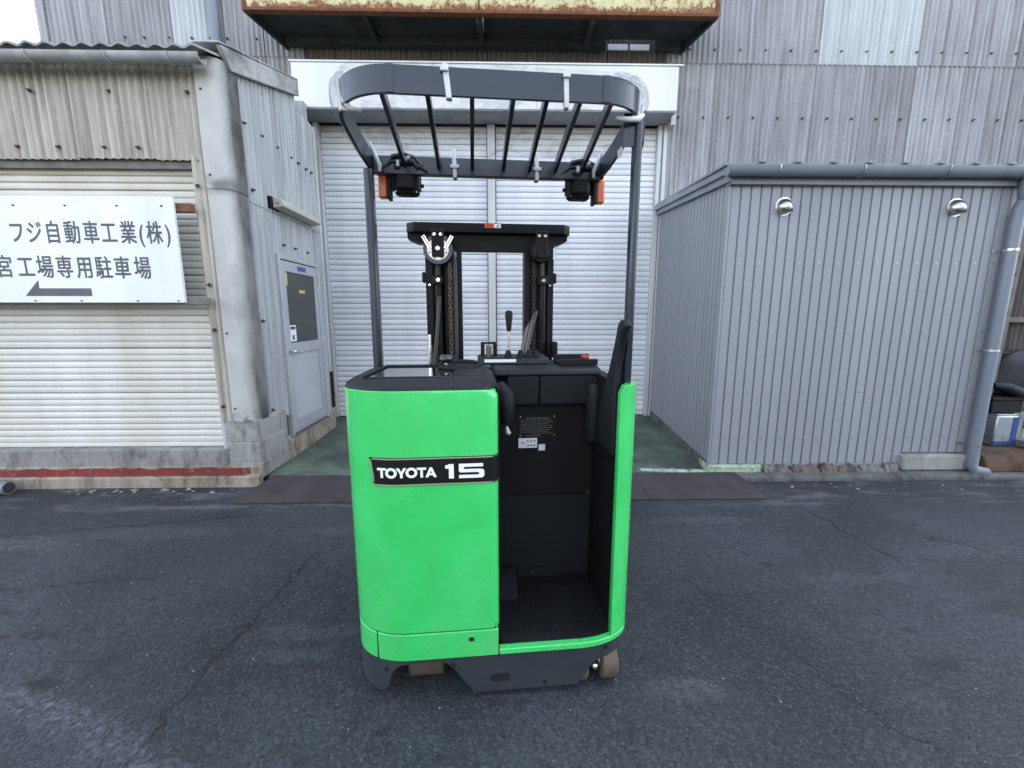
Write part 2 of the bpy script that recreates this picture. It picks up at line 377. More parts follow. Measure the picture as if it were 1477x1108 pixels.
# ------------------------------------------------------------------ mesh helpers
class MB:
    def __init__(s): s.v = []; s.f = []
    def add(s, vs, fs):
        o = len(s.v); s.v += [tuple(v) for v in vs]; s.f += [tuple(i + o for i in f) for f in fs]; return s
    def box(s, x0, x1, y0, y1, z0, z1):
        vs = [(x, y, z) for z in (z0, z1) for y in (y0, y1) for x in (x0, x1)]
        return s.add(vs, [(0, 2, 3, 1), (4, 5, 7, 6), (0, 1, 5, 4), (2, 6, 7, 3), (0, 4, 6, 2), (1, 3, 7, 5)])
    def obox(s, c, size, rot):
        a, b, d = (x / 2 for x in size); c = Vector(c)
        vs = [c + rot @ Vector((x, y, z)) for z in (-d, d) for y in (-b, b) for x in (-a, a)]
        return s.add(vs, [(0, 2, 3, 1), (4, 5, 7, 6), (0, 1, 5, 4), (2, 6, 7, 3), (0, 4, 6, 2), (1, 3, 7, 5)])
    def bar(s, p0, p1, w, h, up=(0, 0, 1)):
        """straight rectangular bar from p0 to p1, w across, h along 'up'"""
        p0, p1 = Vector(p0), Vector(p1); d = p1 - p0; L = d.length; d.normalize()
        side = d.cross(Vector(up)).normalized(); u = side.cross(d)
        return s.obox((p0 + p1) / 2, (w, L, h), Matrix((side, d, u)).transposed())
    def prism(s, poly, axis, a0, a1):
        def P(p, a): return {'x': (a, p[0], p[1]), 'y': (p[0], a, p[1]), 'z': (p[0], p[1], a)}[axis]
        n = len(poly)
        ar = sum(poly[i][0] * poly[(i + 1) % n][1] - poly[(i + 1) % n][0] * poly[i][1] for i in range(n))
        if (ar < 0) != (axis == 'y'): poly = poly[::-1]
        if a1 < a0: a0, a1 = a1, a0
        vs = [P(p, a0) for p in poly] + [P(p, a1) for p in poly]
        fs = [tuple(range(n))[::-1], tuple(range(n, 2 * n))]
        fs += [(i, (i + 1) % n, n + (i + 1) % n, n + i) for i in range(n)]
        return s.add(vs, fs)
    def loft(s, rings, closed=True, caps=True):
        n = len(rings[0]); vs = [p for r in rings for p in r]; fs = []
        for k in range(len(rings) - 1):
            for i in range(n if closed else n - 1):
                j = (i + 1) % n
                fs.append((k * n + i, k * n + j, (k + 1) * n + j, (k + 1) * n + i))
        if caps and closed:
            fs.append(tuple(range(n))[::-1]); fs.append(tuple(range((len(rings) - 1) * n, len(rings) * n)))
        return s.add(vs, fs)
    def tube(s, pts, r, n=10):
        pts = [Vector(p) for p in pts]; rs = r if isinstance(r, (list, tuple)) else [r] * len(pts)
        rings = []; prev = None
        for i, p in enumerate(pts):
            d = (pts[min(i + 1, len(pts) - 1)] - pts[max(i - 1, 0)]).normalized()
            if prev is None:
                a = Vector((0, 0, 1)) if abs(d.z) < .9 else Vector((1, 0, 0))
                u = d.cross(a).normalized()
            else:
                u = (prev - d * prev.dot(d)).normalized()
            prev = u; w = d.cross(u)
            rings.append([p + (u * math.cos(2 * math.pi * k / n) + w * math.sin(2 * math.pi * k / n)) * rs[i] for k in range(n)])
        return s.loft(rings)
    def cyl(s, p0, p1, r, n=18): return s.tube([p0, p1], r, n)
    def band(s, pts, z0, z1, th):
        """vertical strip of thickness th (to the left of the walking direction) along plan points; z0/z1 numbers or functions of the index"""
        n = len(pts); P = [Vector((p[0], p[1])) for p in pts]; rings = []
        for i in range(n):
            d = (P[min(i + 1, n - 1)] - P[max(i - 1, 0)]).normalized(); nn = Vector((-d.y, d.x)) * th
            a = z0(i) if callable(z0) else z0; b = z1(i) if callable(z1) else z1
            q = P[i] + nn
            rings.append([(P[i].x, P[i].y, a), (P[i].x, P[i].y, b), (q.x, q.y, b), (q.x, q.y, a)])
        return s.loft(rings)
    def mesh(s, name, mat, smooth=None):
        me = bpy.data.meshes.new(name); me.from_pydata(s.v, [], s.f)
        if mat: me.materials.append(MT[mat])
        if smooth:
            me.polygons.foreach_set('use_smooth', [True] * len(me.polygons)); me.set_sharp_from_angle(angle=R(smooth))
        me.update(); return me

OFF = {}
def thing(name, label, cat, loc=(0, 0, 0), rz=0., group=None, local=False):
    o = bpy.data.objects.new(name, None); COL.objects.link(o)
    o.empty_display_size = .1; o.location = loc; o.rotation_euler = (0, 0, rz)
    o['label'] = label; o['category'] = cat
    if group: o['group'] = group
    OFF[o.name] = Vector((0, 0, 0)) if local else Vector(loc)
    return o
def bevel(o, w, seg=2, ang=40):
    b = o.modifiers.new('bevel', 'BEVEL'); b.width = w; b.segments = seg; b.limit_method = 'ANGLE'; b.angle_limit = R(ang)
    o.data.polygons.foreach_set('use_smooth', [True] * len(o.data.polygons)); o.data.set_sharp_from_angle(angle=R(50))
    b.harden_normals = False
def part(name, mb, mat, parent, smooth=None, bev=0., label=None):
    off = OFF[parent.name]
    mb.v = [tuple(Vector(v) - off) for v in mb.v]
    o = bpy.data.objects.new(name, mb.mesh(name, mat, smooth)); COL.objects.link(o); o.parent = parent
    OFF[o.name] = off
    if bev: bevel(o, bev)
    if label: o['label'] = label
    return o
def piece(name, mesh, parent, loc, rot=(0, 0, 0), scale=None):
    o = bpy.data.objects.new(name, mesh); COL.objects.link(o); o.parent = parent
    o.location = Vector(loc) - OFF[parent.name]; o.rotation_euler = rot
    if scale: o.scale = scale
    OFF[o.name] = OFF[parent.name]
    return o
def struct(name, mb, mat, smooth=None, bev=0., kind='structure', label=None):
    o = bpy.data.objects.new(name, mb.mesh(name, mat, smooth)); COL.objects.link(o); o['kind'] = kind
    OFF[o.name] = Vector((0, 0, 0))
    if bev: bevel(o, bev)
    if label: o['label'] = label
    return o

PITCH = .0635
def corrugated(mat, w, h, h1=None, pitch=PITCH, amp=.0135, t=.006, seg=8):
    """sheet, local x 0..w, z 0..h (h1 at the far edge), front towards -y"""
    h1 = h if h1 is None else h1
    n = max(2, int(round(w / pitch * seg))); rings = []
    for i in range(n + 1):
        x = w * i / n; y = -amp * math.sin(2 * math.pi * x / pitch); z = h + (h1 - h) * x / w
        rings.append([(x, y, 0), (x, y, z), (x, y + t, z), (x, y + t, 0)])
    return MB().loft(rings).mesh('corrugated_sheet', mat, 60)
def slat_mesh(mat, w, p, d=.011):
    prof = [(.006, 0), (.0, .03 * p), (-.55 * d, .09 * p), (-.82 * d, .20 * p), (-d, .40 * p), (-d, .60 * p), (-.85 * d, .78 * p), (-.55 * d, .87 * p), (0, .92 * p), (.006, .95 * p), (.006, .985 * p), (.012, .985 * p), (.012, 0)]
    return MB().loft([[(0, a, b) for a, b in prof], [(w, a, b) for a, b in prof]]).mesh('slat', mat, 35)
def bolt_mesh():
    m = MB(); m.cyl((0, 0, 0), (0, -.004, 0), .015, 12); m.cyl((0, -.004, 0), (0, -.026, -.003), .0075, 8)
    return m.mesh('bolt', 'bolt', 40)
BOLT = bolt_mesh()

def text_verts(ch, size, bold=0.):
    c = bpy.data.curves.new('glyph', 'FONT'); c.body = ch; c.size = size; c.align_x = 'CENTER'; c.offset = bold; c.resolution_u = 3; c.fill_mode = 'FRONT'
    o = bpy.data.objects.new('glyph', c); COL.objects.link(o)
    bpy.context.view_layer.update()
    me = bpy.data.meshes.new_from_object(o.evaluated_get(bpy.context.evaluated_depsgraph_get()))
    vs = [tuple(v.co) for v in me.vertices]; fs = [tuple(p.vertices) for p in me.polygons]
    bpy.data.objects.remove(o); bpy.data.curves.remove(c); bpy.data.meshes.remove(me)
    return vs, fs

# ================================================================== SETTING
def build_ground():
    g = MB(); N = 400
    g.add([(-N, -N, 0), (N, -N, 0), (N, N, 0), (-N, N, 0)], [(0, 1, 2, 3)])
    struct('ground', g, 'asphalt')
    # green apron in front of the big shutter, sloping up to it
    ap = MB(); X0, X1 = -2.42, 2.08
    ap.prism([(3.70, -.05), (3.70, .050), (5.74, .105), (5.74, -.05)], 'x', X0, X1)
    apron = struct('apron', ap, 'green_concrete')
    m = MB(); rr = []
    for i in range(31):
        x = 1.30 + 1.12 * i / 30; y = 3.672 + random.uniform(-.006, .006) + max(0, 1.75 - x) * .10; z = .062 + (.048 if x > 1.93 else 0) + random.uniform(-.004, .004)
        rr.append([(x, y, -.02), (x, y, z - .012), (x, y + .02, z), (x, 3.90 if x > 1.93 else y + .05, z), (x, 3.90 if x > 1.93 else y + .06, -.02)])
    part('pale_edge', m.loft(rr), 'pale_green', apron)
    part('concrete_edge', MB().prism([(3.662, -.02), (3.662, .046), (3.715, .052), (3.715, -.02)], 'x', -2.16, 1.45), 'kerb_dark', apron, bev=.012)
    dm = MB().box(-1.28, -1.22, 3.70, 4.0, .03, .061); part('drain_slot', dm, 'rubber', apron)
    # steel ramp plates over the gutter
    for k, (a, b) in enumerate(((-2.2, -1.32), (-1.316, .30), (.304, 1.20), (1.204, 2.13))):
        sh = -.03 if k == 0 else 0
        m = MB()
        m.add([(a + (0 if k else 0), 3.19, .004), (b + (.05 if k == 3 else 0), 3.19, .004), (b + (.03 if k == 3 else 0), 3.66, .045), (a + (.10 if k == 0 else 0), 3.66, .045),
               (a, 3.19, .012), (b + (.05 if k == 3 else 0), 3.19, .012), (b + (.03 if k == 3 else 0), 3.66, .055), (a + (.10 if k == 0 else 0), 3.66, .055)],
              [(0, 3, 2, 1), (4, 5, 6, 7), (0, 1, 5, 4), (1, 2, 6, 5), (2, 3, 7, 6), (3, 0, 4, 7)])
        o = bpy.data.objects.new('ramp_plate', m.mesh('ramp_plate', 'plate')); COL.objects.link(o)
        o['label'] = ['brown chequered steel ramp plate nearest the block corner', 'brown chequered steel ramp plate mostly hidden behind the green truck', 'brown chequered ramp plate just right of the truck, showing beside its green post', 'brown chequered steel ramp plate ending beside the grey annex corner'][k]
        o['category'] = 'ramp plate'; o['group'] = 'ramp plates over the gutter'
    # left kerb and sill
    k = struct('kerb', MB().prism([(3.53, -.05), (3.535, .09), (3.55, .10), (3.57, .105), (3.57, .175), (3.60, .185), (3.60, -.05)], 'x', -9, -2.16), 'kerb_concrete', bev=.008)
    rp = MB(); n = 90; rings = []
    for i in range(n + 1):
        x = -8.0 + 5.75 * i / n; a = .104 + random.uniform(-.012, .006); b = .165 + random.uniform(-.012, .012)
        rings.append([(x, 3.567, a), (x, 3.567, b), (x, 3.5695, b), (x, 3.5695, a)])
    part('red_painted_stripe', rp.loft(rings), 'red_paint', k)
    rp = MB(); rings = []
    for i in range(n + 1):
        x = -8.0 + 5.72 * i / n; a = 3.545 + random.uniform(-.004, .008)
        rings.append([(x, a, .1035), (x, a, .1055), (x, 3.567, .1105), (x, 3.567, .1085)])
    part('red_painted_ledge', rp.loft(rings), 'red_paint', k)
    part('concrete_sill', MB().box(-9, -2.44, 3.585, 3.9, .16, .335), 'concrete', k, bev=.012)
    # right kerb, rubble course and concrete block under the annex
    k2 = struct('annex_kerb', MB().prism([(3.56, -.03), (3.56, .035), (3.60, .045), (3.90, .05), (3.90, -.03)], 'x', 2.16, 9.0), 'kerb_dark', bev=.01)
    part('kerb_block', MB().box(3.76, 4.50, 3.66, 3.9, .05, .205), 'concrete', k2, bev=.02)
    xs = [2.44, 2.72, 2.98, 3.16, 3.38, 3.60, 3.75]
    for i in range(6):
        a, b = xs[i], xs[i + 1] - .012
        m = MB(); r = []
        nn = 9
        for j in range(nn + 1):
            x = a + (b - a) * j / nn
            y0 = 3.665 + random.uniform(-.012, .012); zt = .105 + random.uniform(-.02, .02) - (.03 if j in (0, nn) else 0)
            r.append([(x, y0 - .01, .04), (x, y0, .5 * zt + .03), (x, y0 + .02, zt), (x, 3.85, zt + .01), (x, 3.85, .04)])
        part('rubble_stone', m.loft(r), 'rubble_red' if i in (1, 2, 3) else 'rubble', k2)
    part('rusty_ledge', MB().prism([(3.62, .045), (3.62, .12), (3.66, .19), (4.6, .21), (4.6, .045)], 'x', 4.52, 9.0), 'rust_ledge', k2, bev=.012)
    # loose gravel along the left kerb and near the ramp
    m = MB(); rnd = random.Random(3)
    spots = [(-2.35 - rnd.random() * 1.4, 3.50 - abs(rnd.gauss(0, .05)), rnd.uniform(.006, .016)) for _ in range(26)]
    spots += [(-2.95, 3.47, .034), (-3.2, 3.48, .022), (-2.75, 3.49, .018), (-2.5, 3.42, .02), (3.1, 3.38, .014), (2.55, 3.43, .016), (4.0, 3.35, .012)]
    spots += [(rnd.uniform(2.2, 4.6), 3.52 - abs(rnd.gauss(0, .08)), rnd.uniform(.004, .009)) for _ in range(22)]
    spots += [(rnd.uniform(-3.5, 3.5), rnd.uniform(1.15, 3.1), rnd.uniform(.002, .0045)) for _ in range(120)]
    for (x, y, r) in spots:
        vs = []
        for (a, b, c) in ((1, 0, .2), (.3, .95, .2), (-.8, .6, .2), (-.8, -.6, .2), (.3, -.95, .2), (.1, .1, .75)):
            vs.append((x + a * r * rnd.uniform(.8, 1.5), y + b * r * rnd.uniform(.7, 1.1), c * r * rnd.uniform(.7, 1.3)))
        vs += [(v[0], v[1], 0) for v in vs[:5]]
        m.add(vs, [(0, 1, 5), (1, 2, 5), (2, 3, 5), (3, 4, 5), (4, 0, 5)] + [(i, 6 + i, 6 + (i + 1) % 5, (i + 1) % 5) for i in range(5)])
    struct('gravel', m, 'stone', kind='stuff', label='loose grey stones and chips lying on the asphalt')
build_ground()

# ================================================================== LEFT BUILDING
def build_left_building():
    XW, YF = -2.20, 3.60
    B = thing('storage_building', 'low corrugated building on the left with a white roller shutter and a side door', 'building', (-4.3, YF, 0))
    part('wall_core', MB().box(-9, XW - .05, YF + .22, 5.22, 0, 2.72), 'core', B)
    part('wall_core', MB().box(-9, XW - .05, YF + .02, 5.22, 2.735, 3.40), 'core', B)
    part('wall_core', MB().box(-2.46, XW - .05, YF + .02, YF + .215, .6, 2.73), 'core', B)
    # front sheets above the shutter
    edges = [-9.03, -8.39, -7.76, -7.12, -6.49, -5.86, -5.225, -4.60, -3.97, -3.336, -2.743, -2.335]
    for i in range(len(edges) - 1):
        w = edges[i + 1] - edges[i] + .012
        piece('corrugated_sheet', corrugated('slate_warm', w, .735), B, (edges[i], YF - .007 * (i % 2), 2.715 + (i % 2) * .006))
    piece('corrugated_sheet', corrugated('slate_warm', .125, 1.88), B, (-2.472, YF - .008, .585 ))
    piece('corrugated_sheet', corrugated('slate_warm', .125, .30), B, (-2.472, YF - .001, 2.447))
    for x in (-3.62, -3.02, -2.43): piece('bolt', BOLT, B, (x, YF - .012, 3.20))
    for x in (-4.1, -3.78, -3.47, -3.12, -2.86): piece('bolt', BOLT, B, (x, YF - .012, 2.80))
    for z in (2.52, 1.75, 1.38, .72): piece('bolt', BOLT, B, (-2.43, YF - .016, z))
    # lintel under the sheets
    part('lintel_beam', MB().box(-9, -2.46, YF + .03, YF + .21, 2.66, 2.73), 'wood_grey', B)
    # rounded corner flashing in two lengths
    def corner(z0, z1, d):
        pts = [(-2.36, YF - .018 - d), (-2.275, YF - .018 - d)]
        for k in range(9):
            a = math.pi / 2 * k / 8
            pts.append((-2.275 + .105 * math.sin(a) + d, YF + .09 - .108 * math.cos(a) - d))
        pts += [(-2.17 + d, YF + .20)]
        return MB().band(pts, z0, z1, .008)
    part('corner_flashing', corner(2.50, 3.45, .006), 'flashing', B, smooth=50)
    part('corner_flashing', corner(.575, 2.515, 0), 'flashing', B, smooth=50)
    for z in (3.22, 2.60): piece('bolt', BOLT, B, (-2.32, YF - .026, z), scale=(.6, .5, .6))
    for z in (1.35, .70): piece('bolt', BOLT, B, (-2.33, YF - .019, z), scale=(.6, .5, .6))
    # side wall sheets (facing +x); slope of the roof edge
    top = lambda y: 3.47 + .30 * (y - 3.6)
    ys = [3.78, 4.42, 4.86, 5.24]
    for i in range(3):
        w = ys[i + 1] - ys[i] - .003; z0 = 2.47 + .006 * (i % 2)
        piece('corrugated_sheet', corrugated('slate_side', w, (3.66 if i == 2 else top(ys[i])) - z0, (3.64 if i == 2 else top(ys[i + 1])) - z0), B, (XW + .010 + .004 * (i % 2), ys[i], z0), (0, 0, R(90)))
    for (y0, y1, z0) in ((3.78, 4.182, .50), (4.183, 5.069, 2.088), (5.07, 5.24, .28)):
        piece('corrugated_sheet', corrugated('slate_side', y1 - y0, 2.49 - z0), B, (XW + .002, y0, z0), (0, 0, R(90)))
    part('wall_core', MB().box(XW - .05, XW - .008, YF + .14, 5.22, .2, 3.38), 'core', B)
    for (y, z) in ((3.86, 3.10), (4.12, 3.10), (4.38, 3.10), (4.64, 3.10), (4.80, 3.10), (4.98, 3.10), (5.10, 3.10), (3.90, 2.58), (5.03, 2.58), (3.86, 1.45), (4.35, 2.19), (4.58, 2.19), (4.86, 2.19), (3.88, .62)):
        piece('bolt', BOLT, B, (XW + .018, y, z), (0, 0, R(90)))
    # concrete blocks at the foot of the corner, with mortar between
    part('mortar_bed', MB().box(-2.447, -2.170, YF + .0005, 4.09, .16, .585), 'mortar', B)
    part('mortar_bed', MB().box(-2.20, -2.187, 4.095, 5.22, .02, .285), 'mortar', B)
    for z0, z1, cuts in ((.205, .385, (-2.45, -2.285, -2.165)), (.395, .575, (-2.45, -2.285, -2.165))):
        for a, b in zip(cuts[:-1], cuts[1:]):
            part('concrete_block', MB().box(a + .004, b - .004, YF - .004, YF + .19 if b > -2.2 else YF + .1, z0, z1), 'block', B, bev=.006)
        part('concrete_block', MB().box(-2.26, -2.167, YF + .20, 4.10, z0, z1), 'block', B, bev=.006)
    part('base_course', MB().box(-2.45, -2.155, YF - .012, 4.12, .06, .197), 'concrete', B, bev=.008)
    part('base_course', MB().box(-2.3, -2.150, 4.125, 5.25, .05, .255), 'kerb_concrete', B, bev=.008)
    part('steel_jamb', MB().box(-2.485, -2.452, YF + .005, YF + .10, .26, .60), 'frame_white', B, bev=.004)
    # roller shutter
    sh = part('roller_shutter', MB().box(-9, -2.485, YF + .10, YF + .12, .335, 2.70), 'core', B)
    sl = slat_mesh('shutter_white', 6.49, .0562, .008)
    for i in range(41): piece('slat', sl, sh, (-8.98, YF + .085 + random.uniform(-.001, .001), .375 + i * .0562 + random.uniform(-.0008, .0008)), (random.uniform(-.03, .03), random.uniform(-.0004, .0004), 0))
    part('bottom_rail', MB().box(-8.98, -2.49, YF + .066, YF + .099, .337, .374), 'shutter_white', sh, bev=.006)
    part('guide_rail', MB().box(-2.50, -2.462, YF + .035, YF + .098, .336, 2.70), 'shutter_white', sh, bev=.004)
    # gutter along the eave with brackets
    GZ = 3.375
    gp = [(YF - .155 + .055 * math.cos(a), GZ + .052 * math.sin(a)) for a in [math.pi + math.pi * k / 10 for k in range(11)]]
    gp += [(YF - .1045, GZ), (YF - .1055, GZ)]
    gp += [(YF - .155 + .049 * math.cos(a), GZ + .004 + .046 * math.sin(a)) for a in [2 * math.pi - math.pi * k / 10 for k in range(11)]]
    gu = MB().loft([[(x, p[0], p[1]) for p in gp] for x in (-9, -2.20)])
    gut = part('eave_gutter', gu, 'gutter_pale', B, smooth=40)
    for x in (-5.9, -4.95, -4.0, -3.42, -2.86, -2.42):
        part('gutter_bracket', MB().tube([(x, YF - .157 + .059 * math.cos(a), GZ + .056 * math.sin(a)) for a in [math.pi + math.pi * k / 8 for k in range(9)]], .006, 6), 'gutter_pale', gut, smooth=40)
    # roof of large corrugated slates, rising to the back
    L = 1.53; ang = math.atan(.30)
    n = 0; x = -8.9
    while x < -2.30:
        w = min(.78, -2.18 - x)
        m = corrugated('roof_slate', w - .004, L, pitch=.13, amp=.010, t=.014)
        piece('roof_sheet', m, B, (x, YF - .20, 3.425 + .004 * (n % 2)), (-(math.pi / 2 - ang), 0, 0)); x += w; n += 1
    # verge flashing down the roof's side
    v = MB(); yv = [3.44, 5.72]
    v.prism([(3.70, 3.405), (4.86, 3.775), (4.86, 3.925), (3.58, 3.530)], 'x', XW + .022, XW + .06)
    v.prism([(3.56, 3.531), (4.86, 3.926), (4.86, 3.941), (3.56, 3.546)], 'x', XW - .15, XW + .062)
    part('verge_flashing', v, 'roof_flashing', B, bev=.006)
    part('fascia_board', MB().box(-9, -2.36, YF + .0, YF + .02, 3.41, 3.455), 'wood_grey', B)
    # side door
    y0, y1, z0, z1 = 4.185, 5.065, .275, 2.085; xf = XW + .022
    d = part('side_door', MB().box(xf - .015, xf, y0 + .045, y1 - .045, z0 + .02, z1 - .045), 'door_panel', B)
    fr = MB(); fr.box(xf - .03, xf + .022, y0, y0 + .04, z0, z1); fr.box(xf - .03, xf + .022, y1 - .04, y1, z0, z1); fr.box(xf - .03, xf + .022, y0 + .0405, y1 - .0405, z1 - .04, z1)
    part('door_frame', fr, 'alu', d, bev=.003)
    part('door_sill', MB().box(xf - .03, xf + .026, y0, y1, z0 - .025, z0 - .001), 'steel', d, bev=.003)
    a0, a1 = y0 + .047, y1 - .047
    lf = MB(); lf.box(xf + .0005, xf + .014, a0, a0 + .075, z0 + .02, z1 - .05); lf.box(xf + .0005, xf + .014, a1 - .075, a1, z0 + .02, z1 - .05)
    for (p, q) in ((z0 + .02, z0 + .15), (1.11, 1.22), (z1 - .15, z1 - .05)): lf.box(xf + .0005, xf + .014, a0 + .0755, a1 - .0755, p, q)
    part('door_leaf_frame', lf, 'alu', d, bev=.002)
    part('glass_pane', MB().box(xf + .0005, xf + .006, a0 + .076, a1 - .076, 1.221, z1 - .151), 'door_glass', d)
    h = MB(); h.cyl((xf + .014, a0 + .04, 1.14), (xf + .05, a0 + .04, 1.14), .024, 14); h.tube([(xf + .05, a0 + .04, 1.14), (xf + .062, a0 + .05, 1.14), (xf + .062, a0 + .15, 1.135)], .011, 8)
    part('door_handle', h, 'chrome', d, smooth=40)
    for z in (.52, 1.27, 1.86):
        hh = MB(); hh.cyl((xf + .022, a1 + .01, z), (xf + .022, a1 + .01, z + .11), .011, 10); part('hinge', hh, 'alu', d, smooth=40)
    part('blue_sticker', MB().box(xf + .0142, xf + .0152, 4.56, 4.75, z1 - .125, z1 - .075), 'blue_sticker', d)
    part('yellow_sticker', MB().box(xf + .0062, xf + .0072, 4.58, 4.71, 1.735, 1.765), 'yellow_sticker', d)
    part('yellow_sticker', MB().box(xf + .0062, xf + .0072, a0 + .08, a0 + .115, 1.80, 1.92), 'yellow_sticker', d)
    part('notice_sticker', MB().box(xf + .0062, xf + .0072, a0 + .08, a0 + .21, 1.235, 1.40), 'sticker_white', d)
    nk = MB(); nk.box(xf + .0073, xf + .008, a0 + .125, a0 + .165, 1.25, 1.30); nk.box(xf + .0073, xf + .008, a0 + .095, a0 + .195, 1.355, 1.385)
    part('notice_print', nk, 'ink', d)
    part('back_wall', MB().box(-9, XW - .06, 5.22, 5.30, 0, 3.9), 'slate_side', B)
    # white jamb where the side wall meets the big shutter, rubber strip at its foot
    part('corner_trim', MB().box(XW - .03, XW + .018, 5.243, 5.30, .26, 3.64), 'frame_white', B, bev=.004)
    part('rubber_guard', MB().box(XW + .0185, XW + .032, 5.235, 5.295, .34, .80), 'rubber', B)
    return B
build_left_building()

def build_lamp():
    y0, y1 = 4.20, 5.02; x = -2.185
    L = thing('wall_light', 'cream strip light fixture above the grey side door', 'wall light', (x, 4.6, 2.55))
    m = MB(); m.prism([(x + .02, 2.50), (x + .12, 2.515), (x + .12, 2.555), (x + .09, 2.585), (x + .02, 2.595)], 'y', y0, y1)
    part('housing', m, 'cream_plastic', L, bev=.004)
    part('end_cap', MB().prism([(x + .022, 2.502), (x + .118, 2.517), (x + .118, 2.553), (x + .088, 2.583), (x + .022, 2.593)], 'y', y0 - .012, y0 - .0005), 'cream_plastic', L, bev=.003)
    part('back_plate', MB().box(x - .008, x + .021, y0 - .05, y0 + .10, 2.49, 2.60), 'plastic', L, bev=.003)
    part('mount_plate', MB().box(x - .01, x + .019, y0 + .11, y1 - .03, 2.51, 2.57), 'alu', L)
    part('screw', MB().cyl((x + .07, y0 - .0125, 2.55), (x + .07, y0 - .026, 2.55), .012, 10), 'chrome', L, smooth=40)
build_lamp()

def build_sign():
    Y = 3.455; z0, z1 = 1.60, 2.405; x0, x1 = -5.05, -2.552
    sg = thing('sign_board', 'white sign board with black Japanese lettering and a left arrow over the shutter', 'sign', ((x0 + x1) / 2, Y, z0))
    part('board', MB().box(x0, x1, Y, Y + .025, z0, z1), 'sign_white', sg, bev=.003)
    part('mounting_rail', MB().box(x0, -2.44, Y + .03, Y + .085, 2.30, 2.365), 'wood_brown', sg, bev=.004)
    part('mounting_rail', MB().box(x0, -2.40, Y + .03, Y + .09, 1.585, 1.64), 'wood_grey', sg, bev=.004)
    for x in (-3.76, -3.37, -2.98, -2.64): part('screw', MB().cyl((x, Y, 2.335), (x, Y - .006, 2.335), .007, 8), 'bolt', sg)
    for x in (-3.72, -3.36, -2.92, -2.60): part('screw', MB().cyl((x, Y, 1.615), (x, Y - .006, 1.615), .006, 8), 'bolt', sg)
    def line(chars, zc, cw, chh, tilt):
        for ch, xc in chars:
            m = MB()
            vs, fs = text_verts(ch, 1.0, 0.)
            if not vs: continue
            ax = [v[0] for v in vs]; ay = [v[1] for v in vs]
            mx, my = (min(ax) + max(ax)) / 2, .36
            w = cw
            for k, (dx, dz) in enumerate(((0, 0), (.018, 0), (-.018, 0), (0, .013), (0, -.013), (.014, .010), (-.014, -.010))):
                m.add([(xc + (v[0] - mx + dx) * w, Y - .0012 - .00012 * k, zc + tilt * (xc + 3.3) + (v[1] - my + dz) * chh) for v in vs], fs)
            part('character', m, 'sign_ink', sg)
    # positions of the glyph centres along the board
    def xs(zx): return -3.851 + (zx / 4.617 + .5) * .00523
    l1 = [(c, xs(p)) for c, p in zip('フジ自動車工業(株)', (110 - 40, 225 - 36, 345 - 33, 470 - 30, 595 - 27, 712 - 24, 838 - 20, 926 - 18, 1012 - 16, 1100 - 14))]
    line(l1, 2.135, .126, .180, 0.)
    l2 = [(c, -3.972 + (p / 4.617) * .00530) for c, p in zip('宮工場専用駐車場', (52, 195, 322, 453, 583, 716, 842, 978))]
    line(l2, 1.872, .134, .182, -.008)
    ar = MB().prism([(-3.79, 1.652), (-3.672, 1.775), (-3.676, 1.712), (-3.272, 1.712), (-3.272, 1.652)], 'y', Y - .002, Y - .0005)
    part('arrow', ar, 'sign_ink', sg)
build_sign()

